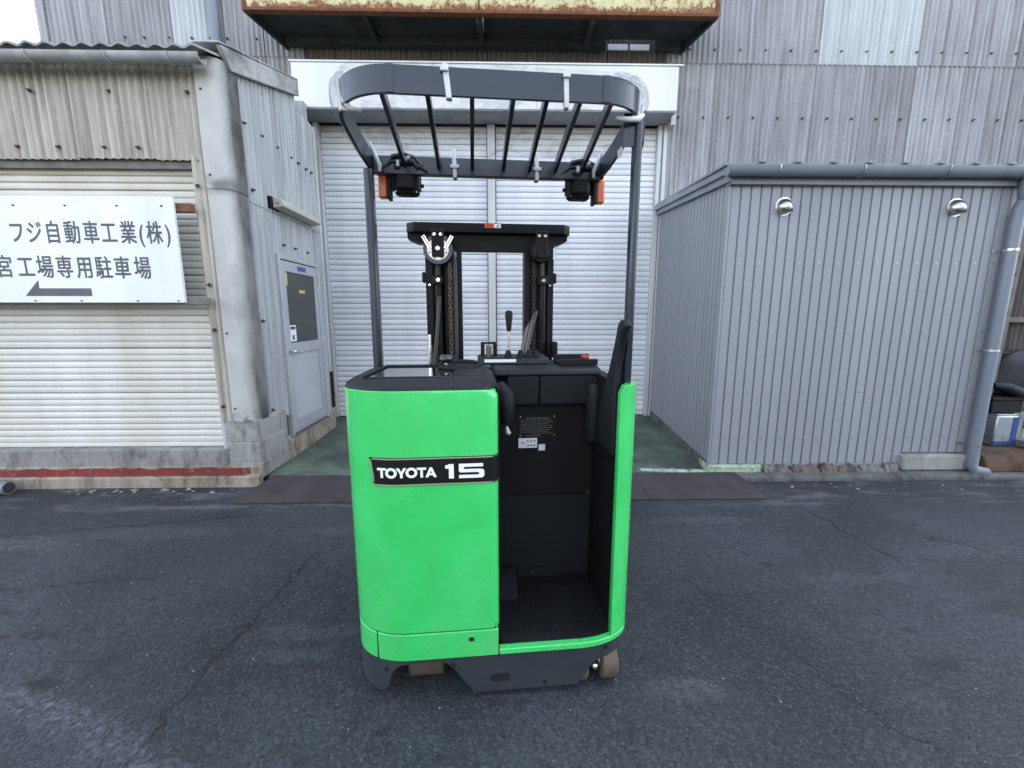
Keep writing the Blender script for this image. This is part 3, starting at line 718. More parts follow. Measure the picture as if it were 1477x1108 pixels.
# ================================================================== MAIN BUILDING
def build_main_building():
    YM = 5.70
    B = thing('workshop_building', 'tall grey corrugated workshop behind, with wide closed roller shutter and rusty canopy', 'building', (0, YM, 0))
    part('wall_core', MB().box(-5.44, 16, YM + .09, 14, 0, 9.6), 'core', B)  # out-of-view height and length enlarged so its shadow covers the yard
    part('wall_core', MB().box(-5.44, -2.40, YM + .03, YM + .088, 0, 9.6), 'core', B)
    part('wall_core', MB().box(2.03, 16, YM + .03, YM + .088, 0, 9.6), 'core', B)
    part('wall_core', MB().box(-2.39, 2.02, YM + .03, YM + .088, 4.2, 9.6), 'core', B)
    # left of the canopy
    le = [-5.45, -4.69, -3.945, -3.46, -2.87, -2.40]
    for i in range(5):
        w = le[i + 1] - le[i] - .003
        piece('corrugated_sheet', corrugated('fibreglass' if i == 2 else 'slate_main', w, 5.0), B, (le[i], YM - .010 - .004 * (i % 2), 4.60))
        piece('corrugated_sheet', corrugated('slate_main', w, 2.0), B, (le[i], YM - .001 - .003 * (i % 2), 2.65))
    part('corner_trim', MB().box(-5.50, -5.41, YM - .03, YM + .10, 2, 9.6), 'slate_main', B)
    # right side
    re = [2.03 + .635 * k for k in range(23)]
    for i in range(22):
        fg = i in (3, 4)
        piece('corrugated_sheet', corrugated('fibreglass' if fg else 'slate_main', .632, 5.0), B, (re[i], YM - .011 - .004 * (i % 2), 4.585))
        piece('corrugated_sheet', corrugated('slate_main', .632, 2.2), B, (re[i], YM - .001 - .003 * (i % 2), 2.40))
    ce = [-2.40, -1.66, -.92, -.18, .56, 1.30, 2.03]
    for i in range(6):
        piece('corrugated_sheet', corrugated('slate_dark', ce[i + 1] - ce[i] - .003, .75), B, (ce[i], YM - .004 * (i % 2), 4.15))
    for i in range(6):
        piece('corrugated_sheet', corrugated('slate_main', ce[i + 1] - ce[i] - .003, 4.7), B, (ce[i], YM - .010 - .003 * (i % 2), 4.88))
    for k in range(16):
        piece('bolt', BOLT, B, (2.30 + .3175 * k, YM - .022, 4.73)); piece('bolt', BOLT, B, (2.22 + .3175 * k, YM - .012, 3.97))
    for x in (-4.5, -4.28, -3.98, -3.72, -3.5, -3.3, -2.95, -2.7): piece('bolt', BOLT, B, (x, YM - .022, 4.78))
    piece('bolt', BOLT, B, (2.2, YM - .012, 2.95))
    # shutter box
    Yb = 5.31
    sb = part('shutter_box', MB().box(-2.41, 2.05, Yb, YM - .02, 3.872, 4.345), 'box_white', B, bev=.006)
    part('top_flange', MB().box(-2.42, 2.10, Yb - .012, YM - .02, 4.3455, 4.362), 'box_white', sb)
    part('soffit', MB().box(-2.40, 2.04, Yb + .01, YM - .03, 3.860, 3.8715), 'soffit', sb)
    part('joint_strip', MB().box(.40, .405, Yb - .0015, Yb, 3.88, 4.34), 'soffit', sb)
    # roller shutter: two bays with a post between
    sh = part('roller_shutter', MB().box(-2.33, 2.0, YM + .05, YM + .08, .08, 3.9), 'core', B)
    zb = .115; p = .0708
    for (a, b) in ((-2.285, -.205), (-.085, 1.965)):
        sl = slat_mesh('shutter_grey', b - a, p, .009)
        for i in range(52): piece('slat', sl, sh, (a, YM + .022 + random.uniform(-.0015, .0015), zb + .055 + i * p + random.uniform(-.0012, .0012)), (random.uniform(-.04, .04), random.uniform(-.0008, .0008), 0))
        part('bottom_rail', MB().box(a, b, YM + .004, YM + .045, zb, zb + .054), 'shutter_grey', sh, bev=.006)
        for x in (a + .62, b - .62):
            part('lift_handle', MB().tube([(x - .05, YM + .005, .74), (x - .03, YM - .015, .73), (x + .03, YM - .015, .73), (x + .05, YM + .005, .74)], .006, 6), 'alu', sh)
    part('centre_post', MB().box(-.195, -.095, YM - .05, YM + .04, .11, 3.86), 'frame_white', sh, bev=.012)
    part('guide_rail', MB().box(-2.345, -2.290, YM - .06, YM + .04, .11, 3.86), 'frame_white', sh, bev=.004)
    part('guide_rail', MB().box(1.968, 2.02, YM - .05, YM + .04, .11, 3.86), 'frame_white', sh, bev=.004)
    part('guide_rail', MB().box(2.03, 2.075, YM - .075, YM + .02, .11, 3.98), 'frame_white', sh, bev=.004)
    part('shutter_bracket', MB().box(2.06, 2.12, 5.5, 5.66, 3.80, 3.92), 'frame_white', sh, bev=.004)
    # rusty canopy over the shutter
    Y0, Z0, X0, X1 = 5.06, 4.70, -2.76, 2.36
    cm = MB(); cm.box(X0 + .05, 1.2, Y0 + .03, YM - .10, 5.00, 5.03); cm.box(1.2005, 1.9, Y0 + .03, 5.30, 5.00, 5.03); cm.box(1.9005, X1 - .05, Y0 + .03, YM - .10, 5.00, 5.03)
    c = part('canopy', cm, 'dark_green_steel', B)
    for a, b in ((1.285, 1.535), (1.56, 1.80)): part('canopy_glint', MB().box(a, b, YM - .05, YM - .035, 4.70, 4.765), 'letter_white', c, bev=.005)  # white strips stand in for bright light through the gap behind the canopy
    f = MB(); f.box(X0 + .05, -.255, Y0, Y0 + .02, Z0 + .03, 5.04); f.box(-.245, X1 - .05, Y0, Y0 + .02, Z0 + .03, 5.04)
    part('fascia', f, 'rusty_cream', c, bev=.004)
    part('fascia_flange', MB().box(X0 + .02, X1 - .02, Y0 - .006, Y0 + .07, Z0, Z0 + .028), 'rust', c, bev=.004)
    part('fascia_rib', MB().box(-.2545, -.2455, Y0 - .02, Y0 + .02, Z0 + .03, 5.05), 'rust', c)
    for x in (X0, X1 - .05): part('corner_post', MB().box(x, x + .048, Y0 - .008, Y0 + .06, Z0 - .005, 5.05), 'rust', c, bev=.006)
    for s, x in ((1, X0), (-1, X1)):
        m = MB(); a = x if s > 0 else x - .03
        xb = x + s * .16
        m.add([(x, Y0 + .06, Z0), (xb, YM - .03, Z0 - .04), (xb, YM - .03, 5.04), (x, Y0 + .06, 5.04), (x + s * .03, Y0 + .06, Z0), (xb + s * .03, YM - .03, Z0 - .04), (xb + s * .03, YM - .03, 5.04), (x + s * .03, Y0 + .06, 5.04)],
              [(0, 1, 2, 3), (7, 6, 5, 4), (0, 4, 5, 1), (1, 5, 6, 2), (2, 6, 7, 3), (3, 7, 4, 0)])
        part('side_panel', m, 'dark_green_steel', c)
    for x in (-1.5, -.25, 1.0): part('rib', MB().box(x - .03, x + .03, Y0 + .072, YM - .03, Z0 - .01, Z0 + .10), 'dark_green_steel', c)
    part('back_beam', MB().box(X0 + .20, 1.24, YM - .13, YM - .04, Z0 - .02, Z0 + .12), 'dark_green_steel', c)
    part('back_beam', MB().box(1.86, X1 - .20, YM - .13, YM - .04, Z0 - .02, Z0 + .12), 'dark_green_steel', c)
    for (a, b, e) in ((X0 + .05, -.29, YM - .14), (-.21, X1 - .05, YM - .14)): part('soffit_panel', MB().box(a, b, Y0 + .075, e, Z0 + .06, Z0 + .075), 'dark_green_steel', c)
    # rain pipe on the wall above the left roof
    part('rain_pipe', MB().cyl((-3.40, YM - .08, 4.0), (-3.40, YM - .08, 9.6), .058, 18), 'pipe_grey', B, smooth=40)
build_main_building()

# ================================================================== ANNEX
def build_annex():
    XA, YA, XE = 1.93, 3.72, 4.47
    A = thing('annex_shed', 'grey ribbed metal lean-to shed on the right with gutter and round vents', 'shed', (XA + 1.27, YA, 0))
    part('wall_core', MB().box(XA + .15, XE - .02, YA + .03, 5.66, .10, 2.62), 'annex_trim', A)
    def slantx(mb):
        mb.v = [(v[0] + SL * max(0, v[1] - YA), v[1], v[2]) for v in mb.v]; return mb
    n = 29; pw = (XE - XA) / n; SL = .058
    def rib(w, h):
        pr = [(0, .020), (0, .0), (.004, -.000), (.007, .012), (.016, .012), (.020, -.002), (w - .001, -.002), (w - .001, .020)]
        return MB().loft([[(a, b, 0) for a, b in pr], [(a, b, h) for a, b in pr]]).mesh('wall_panel', 'annex', 30)
    mf = rib(pw, 2.47)
    for i in range(n): piece('wall_panel', mf, A, (XA + i * pw, YA, .115 + (.10 if XA + i * pw > 3.75 else 0)), scale=(1, 1, (2.47 - (.10 if XA + i * pw > 3.75 else 0)) / 2.47))
    ns = 23; ps = (5.64 - YA - .02) / ns
    ms = rib(ps, 2.42)
    for i in range(ns): piece('wall_panel', ms, A, (XA - .002 + SL * (5.64 - i * ps - YA), 5.64 - i * ps, .13 + .08 * (1 - i / ns)), (0, 0, R(-90) - math.atan(SL)), scale=(1.001, 1, (2.64 + .098 * (5.64 - (i + 1) * ps - 3.66) - .13 - .08 * (1 - i / ns)) / 2.42))
    part('corner_trim', MB().box(XA - .010, XA + .012, YA - .012, YA + .018, .11, 2.59), 'annex', A, bev=.003)
    scr = MB(); scr.cyl((0, 0, 0), (0, -.006, 0), .0055, 8); sm = scr.mesh('screw', 'steel', 40)
    for z in (.36, .80, 1.35, 1.95):
        for i in range(1, n, 2): piece('screw', sm, A, (XA + i * pw + .05, YA - .002, z))
    part('base_flashing', MB().box(2.43, 5.0 - 1.25, YA - .004, YA + .03, .085, .114), 'annex_trim', A)
    part('side_sill', slantx(MB().box(XA + .004, XA + .03, YA + .02, 5.62, .04, .22)), 'kerb_dark', A)
    # roof edge: fascia and gutter on the front, barge on the side
    part('front_fascia', MB().box(XA - .02, XE + .02, YA - .05, YA + .03, 2.585, 2.655), 'annex_trim', A, bev=.004)
    r = MB(); r.add([(XA - .10, YA - .10, 2.715), (XE + .12, YA - .10, 2.715), (XE + .12, 5.68, 2.90), (XA - .06, 5.68, 2.90), (XA - .10, YA - .10, 2.735), (XE + .12, YA - .10, 2.735), (XE + .12, 5.68, 2.92), (XA - .06, 5.68, 2.92)],
                    [(0, 3, 2, 1), (4, 5, 6, 7), (0, 1, 5, 4), (1, 2, 6, 5), (2, 3, 7, 6), (3, 0, 4, 7)])
    part('roof', slantx(r), 'annex_trim', A)
    b = MB(); b.prism([(YA - .06, 2.60), (YA - .06, 2.714), (5.66, 2.895), (5.66, 2.79)], 'x', XA - .045, XA - .012)
    part('barge_board', slantx(b), 'annex_trim', A, bev=.004)
    part('barge_board', slantx(MB().prism([(YA - .06, 2.66), (YA - .06, 2.716), (5.66, 2.90), (5.66, 2.84)], 'x', XA - .075, XA - .046)), 'annex_trim', A, bev=.004)
    gp = [(YA - .105 + .055 * math.cos(a), 2.705 + .075 * math.sin(a)) for a in [math.pi + math.pi * k / 10 for k in range(11)]]
    gp += [(YA - .105 + .047 * math.cos(a), 2.705 + .064 * math.sin(a)) for a in [2 * math.pi - math.pi * k / 10 for k in range(11)]]
    g = part('eave_gutter', MB().loft([[(x, p[0], p[1]) for p in gp] for x in (XA - .08, XE + .10)]), 'pipe_grey', A, smooth=40)
    part('gutter_end', MB().prism([(YA - .105 + .056 * math.cos(a), 2.705 + .076 * math.sin(a)) for a in [math.pi + math.pi * k / 10 for k in range(11)]], 'x', XA - .088, XA - .0805), 'pipe_grey', g)
    for x in (2.25, 2.95, 3.66, 4.30):
        part('gutter_bracket', MB().tube([(x, YA - .105 + .059 * math.cos(a), 2.705 + .079 * math.sin(a)) for a in [math.pi + math.pi * k / 8 for k in range(9)]], .005, 6), 'steel', g, smooth=40)
    for x in (2.1, 2.4, 2.7, 3.0, 3.3, 3.6, 3.9, 4.2): part('roof_clip', MB().box(x, x + .05, YA - .12, YA - .06, 2.7355, 2.75), 'annex_trim', A)
    # downpipe with elbow and shoe
    X = 4.40; Yp = 3.655
    dp = part('downpipe', MB().tube([(X + .02, YA - .10, 2.64), (X + .02, YA - .10, 2.50), (X + .01, Yp, 2.40), (X, Yp, 2.30), (X, Yp, .20), (X, Yp - .005, .11), (X + .02, Yp - .02, .065), (X + .11, Yp - .05, .05)], .047, 16), 'pipe_grey', A, smooth=50)
    part('outlet_bowl', MB().tube([(X + .02, YA - .10, 2.44), (X + .02, YA - .10, 2.47), (X + .02, YA - .10, 2.52), (X + .02, YA - .10, 2.63)], [.03, .058, .066, .066], 16), 'pipe_grey', dp, smooth=60)
    part('pipe_mouth', MB().cyl((X + .108, Yp - .0495, .0502), (X + .1115, Yp - .0505, .0498), .041, 16), 'core', dp)
    for z in (2.05, 1.18, .30): part('pipe_clip', MB().tube([(X, Yp, z), (X, Yp, z + .018)], .0505, 16), 'steel', dp, smooth=40)
    for z in (2.05, 1.18, .30): part('pipe_strap', MB().box(X - .10, X - .04, YA - .012, YA - .004, z, z + .012), 'steel', dp)
    # round vent hoods
    for x in (2.408, 3.912):
        z = 2.42; v = MB(); rings = []
        for k in range(7):
            t = math.pi / 2 * k / 6
            rings.append([(x + .066 * math.cos(t) * math.cos(a), YA - .004 - .075 * math.sin(t), z + .066 * math.cos(t) * math.sin(a) - .012 * math.sin(t)) for a in [2 * math.pi * j / 20 for j in range(20)]])
        vo = part('vent_hood', v.loft(rings), 'steel', A, smooth=60)
        part('vent_flange', MB().tube([(x, YA - .001, z), (x, YA - .008, z)], .076, 24), 'steel', vo, smooth=40)
        part('vent_slot', MB().prism([(x - .045, z - .052), (x + .045, z - .052), (x + .035, z - .024), (x - .035, z - .024)], 'y', YA - .066, YA - .052), 'core', vo)
build_annex()

# ================================================================== ADDED BUILDINGS (unseen behind the camera, bounce sunlight onto the facades)
def build_bounce_buildings():
    for k, (x0, x1, y1, h, lab) in enumerate(((-11.0, -1.2, -9.0, 4.6, 'low cream building added unseen behind the camera to bounce sunlight'), (1.6, 12.0, -10.5, 5.6, 'taller grey building added unseen behind the camera to bounce sunlight'))):
        W = thing('bounce_building', lab, 'building', ((x0 + x1) / 2, y1 - 4, 0), group='added light-bouncing buildings')
        part('wall', MB().box(x0, x1, y1 - 8, y1, 0, h), 'slate_warm' if k == 0 else 'slate_side', W)
        part('roof', MB().prism([(y1 - 8.3, h), (y1 + .4, h), (y1 + .4, h + .12), (y1 - 4, h + 1.1), (y1 - 8.3, h + .12)], 'x', x0 - .2, x1 + .2), 'roof_slate', W)
        n = 3; w = (x1 - x0) / n
        for i in range(n):
            a = x0 + w * i + .5
            part('shutter_door', MB().box(a, a + w - 1.6, y1 + .002, y1 + .05, 0, 2.8), 'core' if (i + k) % 2 else 'frame_white', W)
            f = part('window', MB().box(a + .2, a + 1.4, y1 + .002, y1 + .06, 3.2, 4.1), 'alu', W)
            part('pane', MB().box(a + .27, a + 1.33, y1 + .0605, y1 + .065, 3.27, 4.03), 'door_glass', f)
build_bounce_buildings()

# ================================================================== JUNK BEYOND THE ANNEX
def single(name, mb, mat, label, cat, smooth=None, bev=0., group=None):
    c = [sum(v[i] for v in mb.v) / len(mb.v) for i in (0, 1)] + [min(v[2] for v in mb.v)]
    mb.v = [tuple(Vector(v) - Vector(c)) for v in mb.v]
    o = bpy.data.objects.new(name, mb.mesh(name, mat, smooth)); COL.objects.link(o); o.location = c
    o['label'] = label; o['category'] = cat
    if group: o['group'] = group
    if bev: bevel(o, bev)
    OFF[o.name] = Vector(c)
    return o
def build_junk():
    w = thing('corrugated_fence', 'dark corrugated fence panel in the gap right of the annex', 'fence', (6.6, 5.0, .2))
    for i in range(6): piece('corrugated_sheet', corrugated('slate_dark', .632, 2.9), w, (4.55 + .635 * i, 4.95 - .004 * (i % 2), .2))
    part('rail', MB().box(4.5, 8.4, 4.86, 4.92, 1.42, 1.48), 'wood_grey', w); part('rail', MB().box(4.5, 8.4, 4.86, 4.92, 2.28, 2.34), 'wood_grey', w)
    p = thing('steel_post', 'pale leaning angle-iron post behind the downpipe', 'post', (5.08, 4.12, .2))
    m = MB(); m.bar((5.03, 4.15, .2), (5.11, 4.15, 2.9), .09, .012, (0, 1, 0)); m.bar((5.07, 4.18, .2), (5.15, 4.18, 2.9), .012, .07, (0, 1, 0)); part('angle', m, 'wood_grey', p)
    for z in (1.2, 1.52, 1.9): part('bolt_hole', MB().cyl((5.035 + .03 * (z - .2), 4.1435, z), (5.035 + .03 * (z - .2), 4.142, z), .009, 8), 'core', p)
    tn = thing('oil_tin', 'square blue and silver oil tin standing by the downpipe', 'tin', (5.04, 4.02, .2))
    part('can_body', MB().box(4.92, 5.14, 3.93, 4.15, .2, .51), 'tin_silver', tn, bev=.012)
    part('blue_band', MB().box(5.085, 5.143, 3.927, 4.0, .21, .50), 'tin_blue', tn); part('blue_band', MB().box(4.917, 5.085, 3.927, 3.94, .21, .25), 'tin_blue', tn)
    part('lid', MB().box(4.93, 5.13, 3.94, 4.14, .5105, .525), 'tin_silver', tn, bev=.004)
    b = thing('storage_crate', 'black plastic crate stacked above the oil tin', 'crate', (5.0, 4.15, .53))
    m = MB(); m.box(4.90, 5.22, 3.98, 4.32, .53, .66); part('crate_body', m, 'plastic', b, bev=.01)
    part('rim', MB().box(4.885, 5.235, 3.965, 4.335, .6605, .69), 'plastic', b, bev=.006)
    # black sheet over a heap: lumpy hump
    rnd = random.Random(5); m = MB(); rings = []
    for k in range(9):
        t = k / 8; r = math.cos(t * math.pi / 2) ** .6 if t < 1 else .02; z = .70 + .42 * math.sin(t * math.pi / 2)
        rings.append([(5.50 + .58 * r * math.cos(a) * (1 + .10 * math.sin(3 * a + 2 * t)) + .12 * t, 4.32 + .32 * r * math.sin(a) * (1 + .12 * math.cos(4 * a)), z + .02 * math.sin(5 * a + 3 * t)) for a in [2 * math.pi * j / 28 for j in range(28)]])
    single('tarpaulin', m.loft(rings), 'tarp', 'black tarpaulin bulging over a heap at the right edge', 'tarpaulin', smooth=60)
    m = MB(); m.tube([(4.97, 4.06, .80), (5.08, 4.03, .78), (5.2, 4.0, .72), (5.34, 3.98, .66)], [.03, .055, .06, .035], 12)
    single('black_bag', m, 'tarp', 'rolled shiny black bag lying on the crate', 'bag', smooth=60)
    m = MB(); m.tube([(5.30, 3.97, .66), (5.36, 3.96, .68), (5.42, 3.95, .64)], [.02, .045, .03], 8)
    single('paper_scrap', m, 'cream_plastic', 'pale crumpled paper scrap beside the rolled black bag', 'paper', smooth=60)
    m = MB(); m.box(5.0, 5.12, 4.28, 4.42, .92, 1.0)
    single('blue_cloth', m, 'blue', 'bit of blue cloth sticking out beside the tarpaulin', 'cloth', bev=.03)
    for k, (x, y, z, r) in enumerate(((5.25, 4.10, .2, 0), (5.45, 4.12, .2, 8), (5.50, 4.10, .335, -20))):
        m = MB(); m.obox((x, y, z + .066 + (.10 if k == 0 else 0)), (.12 if k == 0 else .22, .16, .33 if k == 0 else .13), Matrix.Rotation(R(r), 3, 'Y'))
        single('concrete_block', m, 'block', ['upright grey concrete block beside the oil tin', 'grey concrete block lying flat right of the upright one', 'tilted concrete block resting on the flat one'][k], 'block', bev=.008, group='blocks by the tarpaulin')
    single('timber_beam', MB().box(5.16, 7.5, 3.80, 3.95, .20, .27), 'wood_grey', 'weathered timber beam lying on the rusty ledge', 'beam', bev=.006)
    m = MB(); m.tube([(-4.75, 3.44, .055), (-4.20, 3.43, .055)], .055, 18)
    o = single('pipe_offcut', m, 'pipe_grey', 'short grey pipe lying by the kerb at the left edge', 'pipe', smooth=40)
    part('bore', MB().cyl((-4.1995, 3.43, .055), (-4.198, 3.43, .055), .046, 16), 'core', o)
build_junk()

# ================================================================== REACH TRUCK
XL, XR = -.48, .628
def plan_y(x):
    if x < -.26: return .16 - .16 * math.sqrt(max(0, 1 - ((-.26 - x) / .22) ** 2))
    if x > .40: return .13 - .13 * math.sqrt(max(0, 1 - ((x - .40) / .228) ** 2))
    return 0.
def left_arc(n=14): return [(-.26 - .22 * math.cos(a), .16 - .16 * math.sin(a)) for a in [math.pi / 2 * k / n for k in range(n + 1)]]
def right_arc(n=12): return [(.40 + .228 * math.sin(a), .13 - .13 * math.cos(a)) for a in [math.pi / 2 * k / n for k in range(n + 1)]]

def build_truck():
    T = thing('reach_truck', 'bright green stand-on electric reach truck with black mast, seen from behind', 'forklift', (-.10, 1.425, 0), R(4.2), local=True)
    # ---- green bodywork
    hood = left_arc() + [(.045, 0), (.060, .002), (.072, .009), (.080, .020), (.083, .035), (.083, .46), (-.47, .46), (-.48, .45)]
    def ht(z):
        t = max(0, (z - 1.213) / .030); return .030 * (1 - math.sqrt(max(0, 1 - t * t)))
    hd = part('hood', MB().loft([[(x - (ht(z) if x > .03 else 0), y, z) for x, y in hood] for z in (.311, .40, 1.0, 1.213, 1.222, 1.230, 1.236, 1.240, 1.243)]), 'green', T, smooth=30, bev=.002)
    lp = [(x, y) for x, y in left_arc() if x > -.383]; lp = [(-.383, plan_y(-.383))] + lp + [(.078, 0), (.078, .05), (-.383, .08)]
    part('lower_panel', MB().prism(lp, 'z', .192, .305), 'green', T, smooth=30, bev=.003)
    lc = [(-.48, .60)] + [(x, y) for x, y in left_arc() if x < -.388] + [(-.387, plan_y(-.387)), (-.387, .10), (-.45, .20), (-.45, .60)]
    part('lower_corner_panel', MB().prism(lc, 'z', .192, .305), 'green', T, smooth=30, bev=.003)
    sill = [(.0815, 0)] + right_arc()
    sill_in = [(XR, .26), (.596, .26), (.596, .15), (.575, .085)] + [(x, y + .028) for x, y in reversed(sill) if x < .55]
    part('entry_sill', MB().prism(sill + sill_in, 'z', .192, .216), 'green', T, smooth=30, bev=.003)
    ra = [(x, y) for x, y in right_arc() if x > .537]
    post = [(.535, plan_y(.535))] + ra + [(XR, .26), (.578, .26), (.578, .10), (.535, .060)]
    pz = MB(); n = len(post)
    rings = [[(x, y, .2165) for x, y in post], [(x, y, .30) for x, y in post], [(x, y, 1.215) for x, y in post], [(x + (.014 if x < .545 else 0), y, 1.245) for x, y in post]]
    pz.loft(rings); part('side_panel', pz, 'green', T, smooth=30, bev=.002)
    part('battery_cover', MB().box(-.478, .083, .463, .80, .20, 1.235), 'plastic', T, bev=.006)
    part('side_cover', MB().box(.580, .624, .262, .80, .20, 1.235), 'plastic', T, bev=.006)
    # reveal behind the panel gaps
    core = [(x + .006 * (1 if x < 0 else -1), y + .006) for x, y in left_arc()] + [(.07, .006), (.07, .70), (-.47, .70)]
    part('chassis', MB().prism(core, 'z', .20, .33), 'core', T)
    part('chassis', MB().box(-.44, .57, .46, .84, .12, 1.10), 'mast', T)
    # ---- grey skirt with cut-outs
    prof = [(-.48, .055), (-.375, .048), (-.352, .07), (-.345, .115), (-.328, .150), (-.30, .172), (-.26, .178), (-.15, .178), (-.12, .168), (-.095, .145), (-.02, .032), (.0, .030), (.395, .030), (.41, .045), (.455, .115), (.49, .130), (.56, .138), (.628, .155)]
    def pz_(x):
        for (a, za), (b, zb) in zip(prof[:-1], prof[1:]):
            if a <= x <= b: return za + (zb - za) * (x - a) / (b - a)
        return prof[-1][1]
    pts = [(XL + .002, .60), (XL + .002, .40), (XL + .002, .25)] + [(x + .002 * (x < -.3), y + .003) for x, y in left_arc(18)]
    xs = sorted(set([p[0] for p in prof if -.26 < p[0] < .40] + [-.25 + .02 * k for k in range(32)]))
    pts += [(x, .003) for x in xs] + [(x - .002, y + .003) for x, y in right_arc(14)] + [(XR - .002, .30), (XR - .002, .60)]
    sk = MB().band(pts, lambda i: pz_(max(XL, min(XR, pts[i][0]))), .1885, .032)
    sko = part('skirt', sk, 'skirt', T, smooth=35)
    ov = []
    for k in range(24):
        a = 2 * math.pi * k / 24; ov.append((.0843 + (.022 if math.cos(a) > 0 else -.022) + .017 * math.cos(a), .090 + .017 * math.sin(a)))
    part('towing_slot', MB().prism(ov, 'y', -.0005, .003), 'hole', sko)
    for (x, z) in ((.263, .052), (.513, .175), (-.355, .152), (-.10, .16)):
        y = plan_y(x); part('bolt_hole', MB().cyl((x, y + .004, z), (x, y - .001 if abs(x) < .4 else y - .002, z), .0085, 10), 'hole', sko)
    bh = MB(); bh.cyl((-.026, .003, .272), (-.026, -.003, .272), .011, 12); bo = part('jack_bolt', bh, 'chrome', T, smooth=40)
    part('jack_bolt_hole', MB().cyl((-.026, -.0025, .272), (-.026, -.0036, .272), .0075, 10), 'hole', bo)
    # ---- wheels
    def wheel(name, x0, x1, y, z, r, bolt=False):
        w = part(name, MB().tube([(x0, y, z), (x0 + .006, y, z), (x1 - .006, y, z), (x1, y, z)], [r - .008, r, r, r - .008], 32), 'wheel_tan', T, smooth=40)
        part('hub', MB().cyl((x0 - .008, y, z), (x1 + .008, y, z), r * .45, 18), 'steel', w, smooth=40)
    wheel('drive_wheel', -.283, -.140, .185, .125, .125)
    wheel('caster_wheel', .388, .446, .078, .072, .072); wheel('caster_wheel', .503, .572, .078, .072, .072)
    cb = MB(); cb.box(.456, .494, .045, .12, .04, .16); part('caster_bracket', cb, 'mast', T, bev=.004)
    part('caster_axle', MB().tube([(.476, .044, .075), (.476, .030, .075), (.476, .023, .075)], [.014, .014, .007], 8), 'chrome', T, smooth=30)
    part('axle_bolt', MB().cyl((.476, .044, .105), (.476, .033, .105), .007, 6), 'chrome', T)
    # ---- badge
    bx = [(-.376 + .013 * 0, 0)]
    bpts = [-.376 + .458 * k / 40 for k in range(41)]
    bp = [(x, plan_y(x) - .0035 if x < .05 else plan_y(x) - .0035) for x in bpts if x <= .045] + [(.0605, -.0015), (.0735, .0065), (.0825, .0185), (.0862, .035), (.0862, .05)]
    def slant(x, z): return x
    def strip(z0, z1, push, xa=-.376, cut=.013):
        q = [(p[0], p[1] - push * (1 if p[0] < .05 else .0)) for p in bp if p[0] >= xa - 1e-6]
        m = MB().band(q, z0, z1, .003)
        # slanted left end
        m.v = [(v[0] + (cut * (1.006 - v[2]) / .1 if v[0] < xa + .006 else 0), v[1], v[2]) for v in m.v]
        return m
    bd = part('name_badge', strip(.903, 1.006, 0), 'badge', T, smooth=30)
    part('badge_line', strip(.9045, .9085, .0012, -.372), 'badge_edge', bd, smooth=30); part('badge_line', strip(1.0000, 1.0040, .0012, -.373, .005), 'badge_edge', bd, smooth=30)
    part('badge_line', MB().prism([(-.3725, 1.0), (-.3685, 1.0), (-.3570, .909), (-.3610, .909)], 'y', plan_y(-.365) - .0052, plan_y(-.365) - .0035), 'badge_edge', bd)
    def LX(x): return -.3465 + (x + .3445) * .905 if x < -.11 else x - .004
    def glyph(poly, x, z, w, h, sk=0.):
        pl = [(x + p[0] * w, z + p[1] * h) for p in poly]; pl = [(LX(a), b) for a, b in pl]
        m = MB().prism(pl, 'y', -.0020, -.0007); m.v = [(v[0], v[1] - .005 + plan_y(v[0]), v[2]) for v in m.v]; part('letter', m, 'letter_white', bd)
    def ring(x, z, w, h, th, n=28):
        rr = []
        for k in range(n):
            a = 2 * math.pi * k / n; cx, cz = LX(x + w / 2), z + h / 2
            o = (cx + w / 2 * math.cos(a), cz + h / 2 * math.sin(a)); i = (cx + (w / 2 - th) * math.cos(a), cz + (h / 2 - th * .92) * math.sin(a))
            rr.append([(o[0], -.002, o[1]), (o[0], -.0007, o[1]), (i[0], -.0007, i[1]), (i[0], -.002, i[1])])
        rr.append(rr[0]); m = MB().loft(rr, True, False); m.v = [(v[0], v[1] - .005 + plan_y(v[0]), v[2]) for v in m.v]; part('letter', m, 'letter_white', bd)
    lt = [(0, 1), (1, 1), (1, .78), (.64, .78), (.64, 0), (.36, 0), (.36, .78), (0, .78)]
    ly = [(0, 1), (.29, 1), (.5, .62), (.71, 1), (1, 1), (.635, .40), (.635, 0), (.365, 0), (.365, .40)]
    z0, h = .934, .0365
    glyph(lt, -.3445, z0, .036, h); ring(-.3105, z0 - .001, .041, h + .002, .0100)
    glyph(ly, -.2705, z0, .040, h); ring(-.2320, z0 - .001, .041, h + .002, .0100)
    glyph(lt, -.1905, z0, .036, h)
    glyph([(0, 0), (.40, 1), (.60, 1), (1, 0), (.73, 0), (.66, .20), (.501, .20), (.501, .39), (.60, .39), (.5, .68), (.40, .39), (.499, .39), (.499, .20), (.34, .20), (.27, 0)], -.1585, z0, .044, h)
    z5, h5 = .9265, .0535
    glyph([(0, .70), (0, .93), (.28, .93), (.42, 1), (1, 1), (1, 0), (.42, 0), (.42, .70)], -.1040, z5, .030, h5)
    x5, w5 = -.0560, .0900
    five = [(0, 1), (.96, 1), (.96, .78), (.20, .78), (.20, .62), (.88, .62), (.97, .56), (1, .46), (1, .16), (.97, .05), (.88, 0), (0, 0), (0, .22), (.74, .22), (.80, .26), (.80, .36), (.74, .40), (.06, .40), (.0, .46)]
    glyph(five, x5, z5, w5, h5)
    # ---- operator's compartment
    fl = [(.09, .03)] + [(x, y + .03) for x, y in right_arc()[:8]] + [(.555, .10), (.555, .455), (.09, .455)]
    flo = part('floor_mat', MB().prism(fl, 'z', .14, .214), 'rubber', T, bev=.004)
    tr = MB()
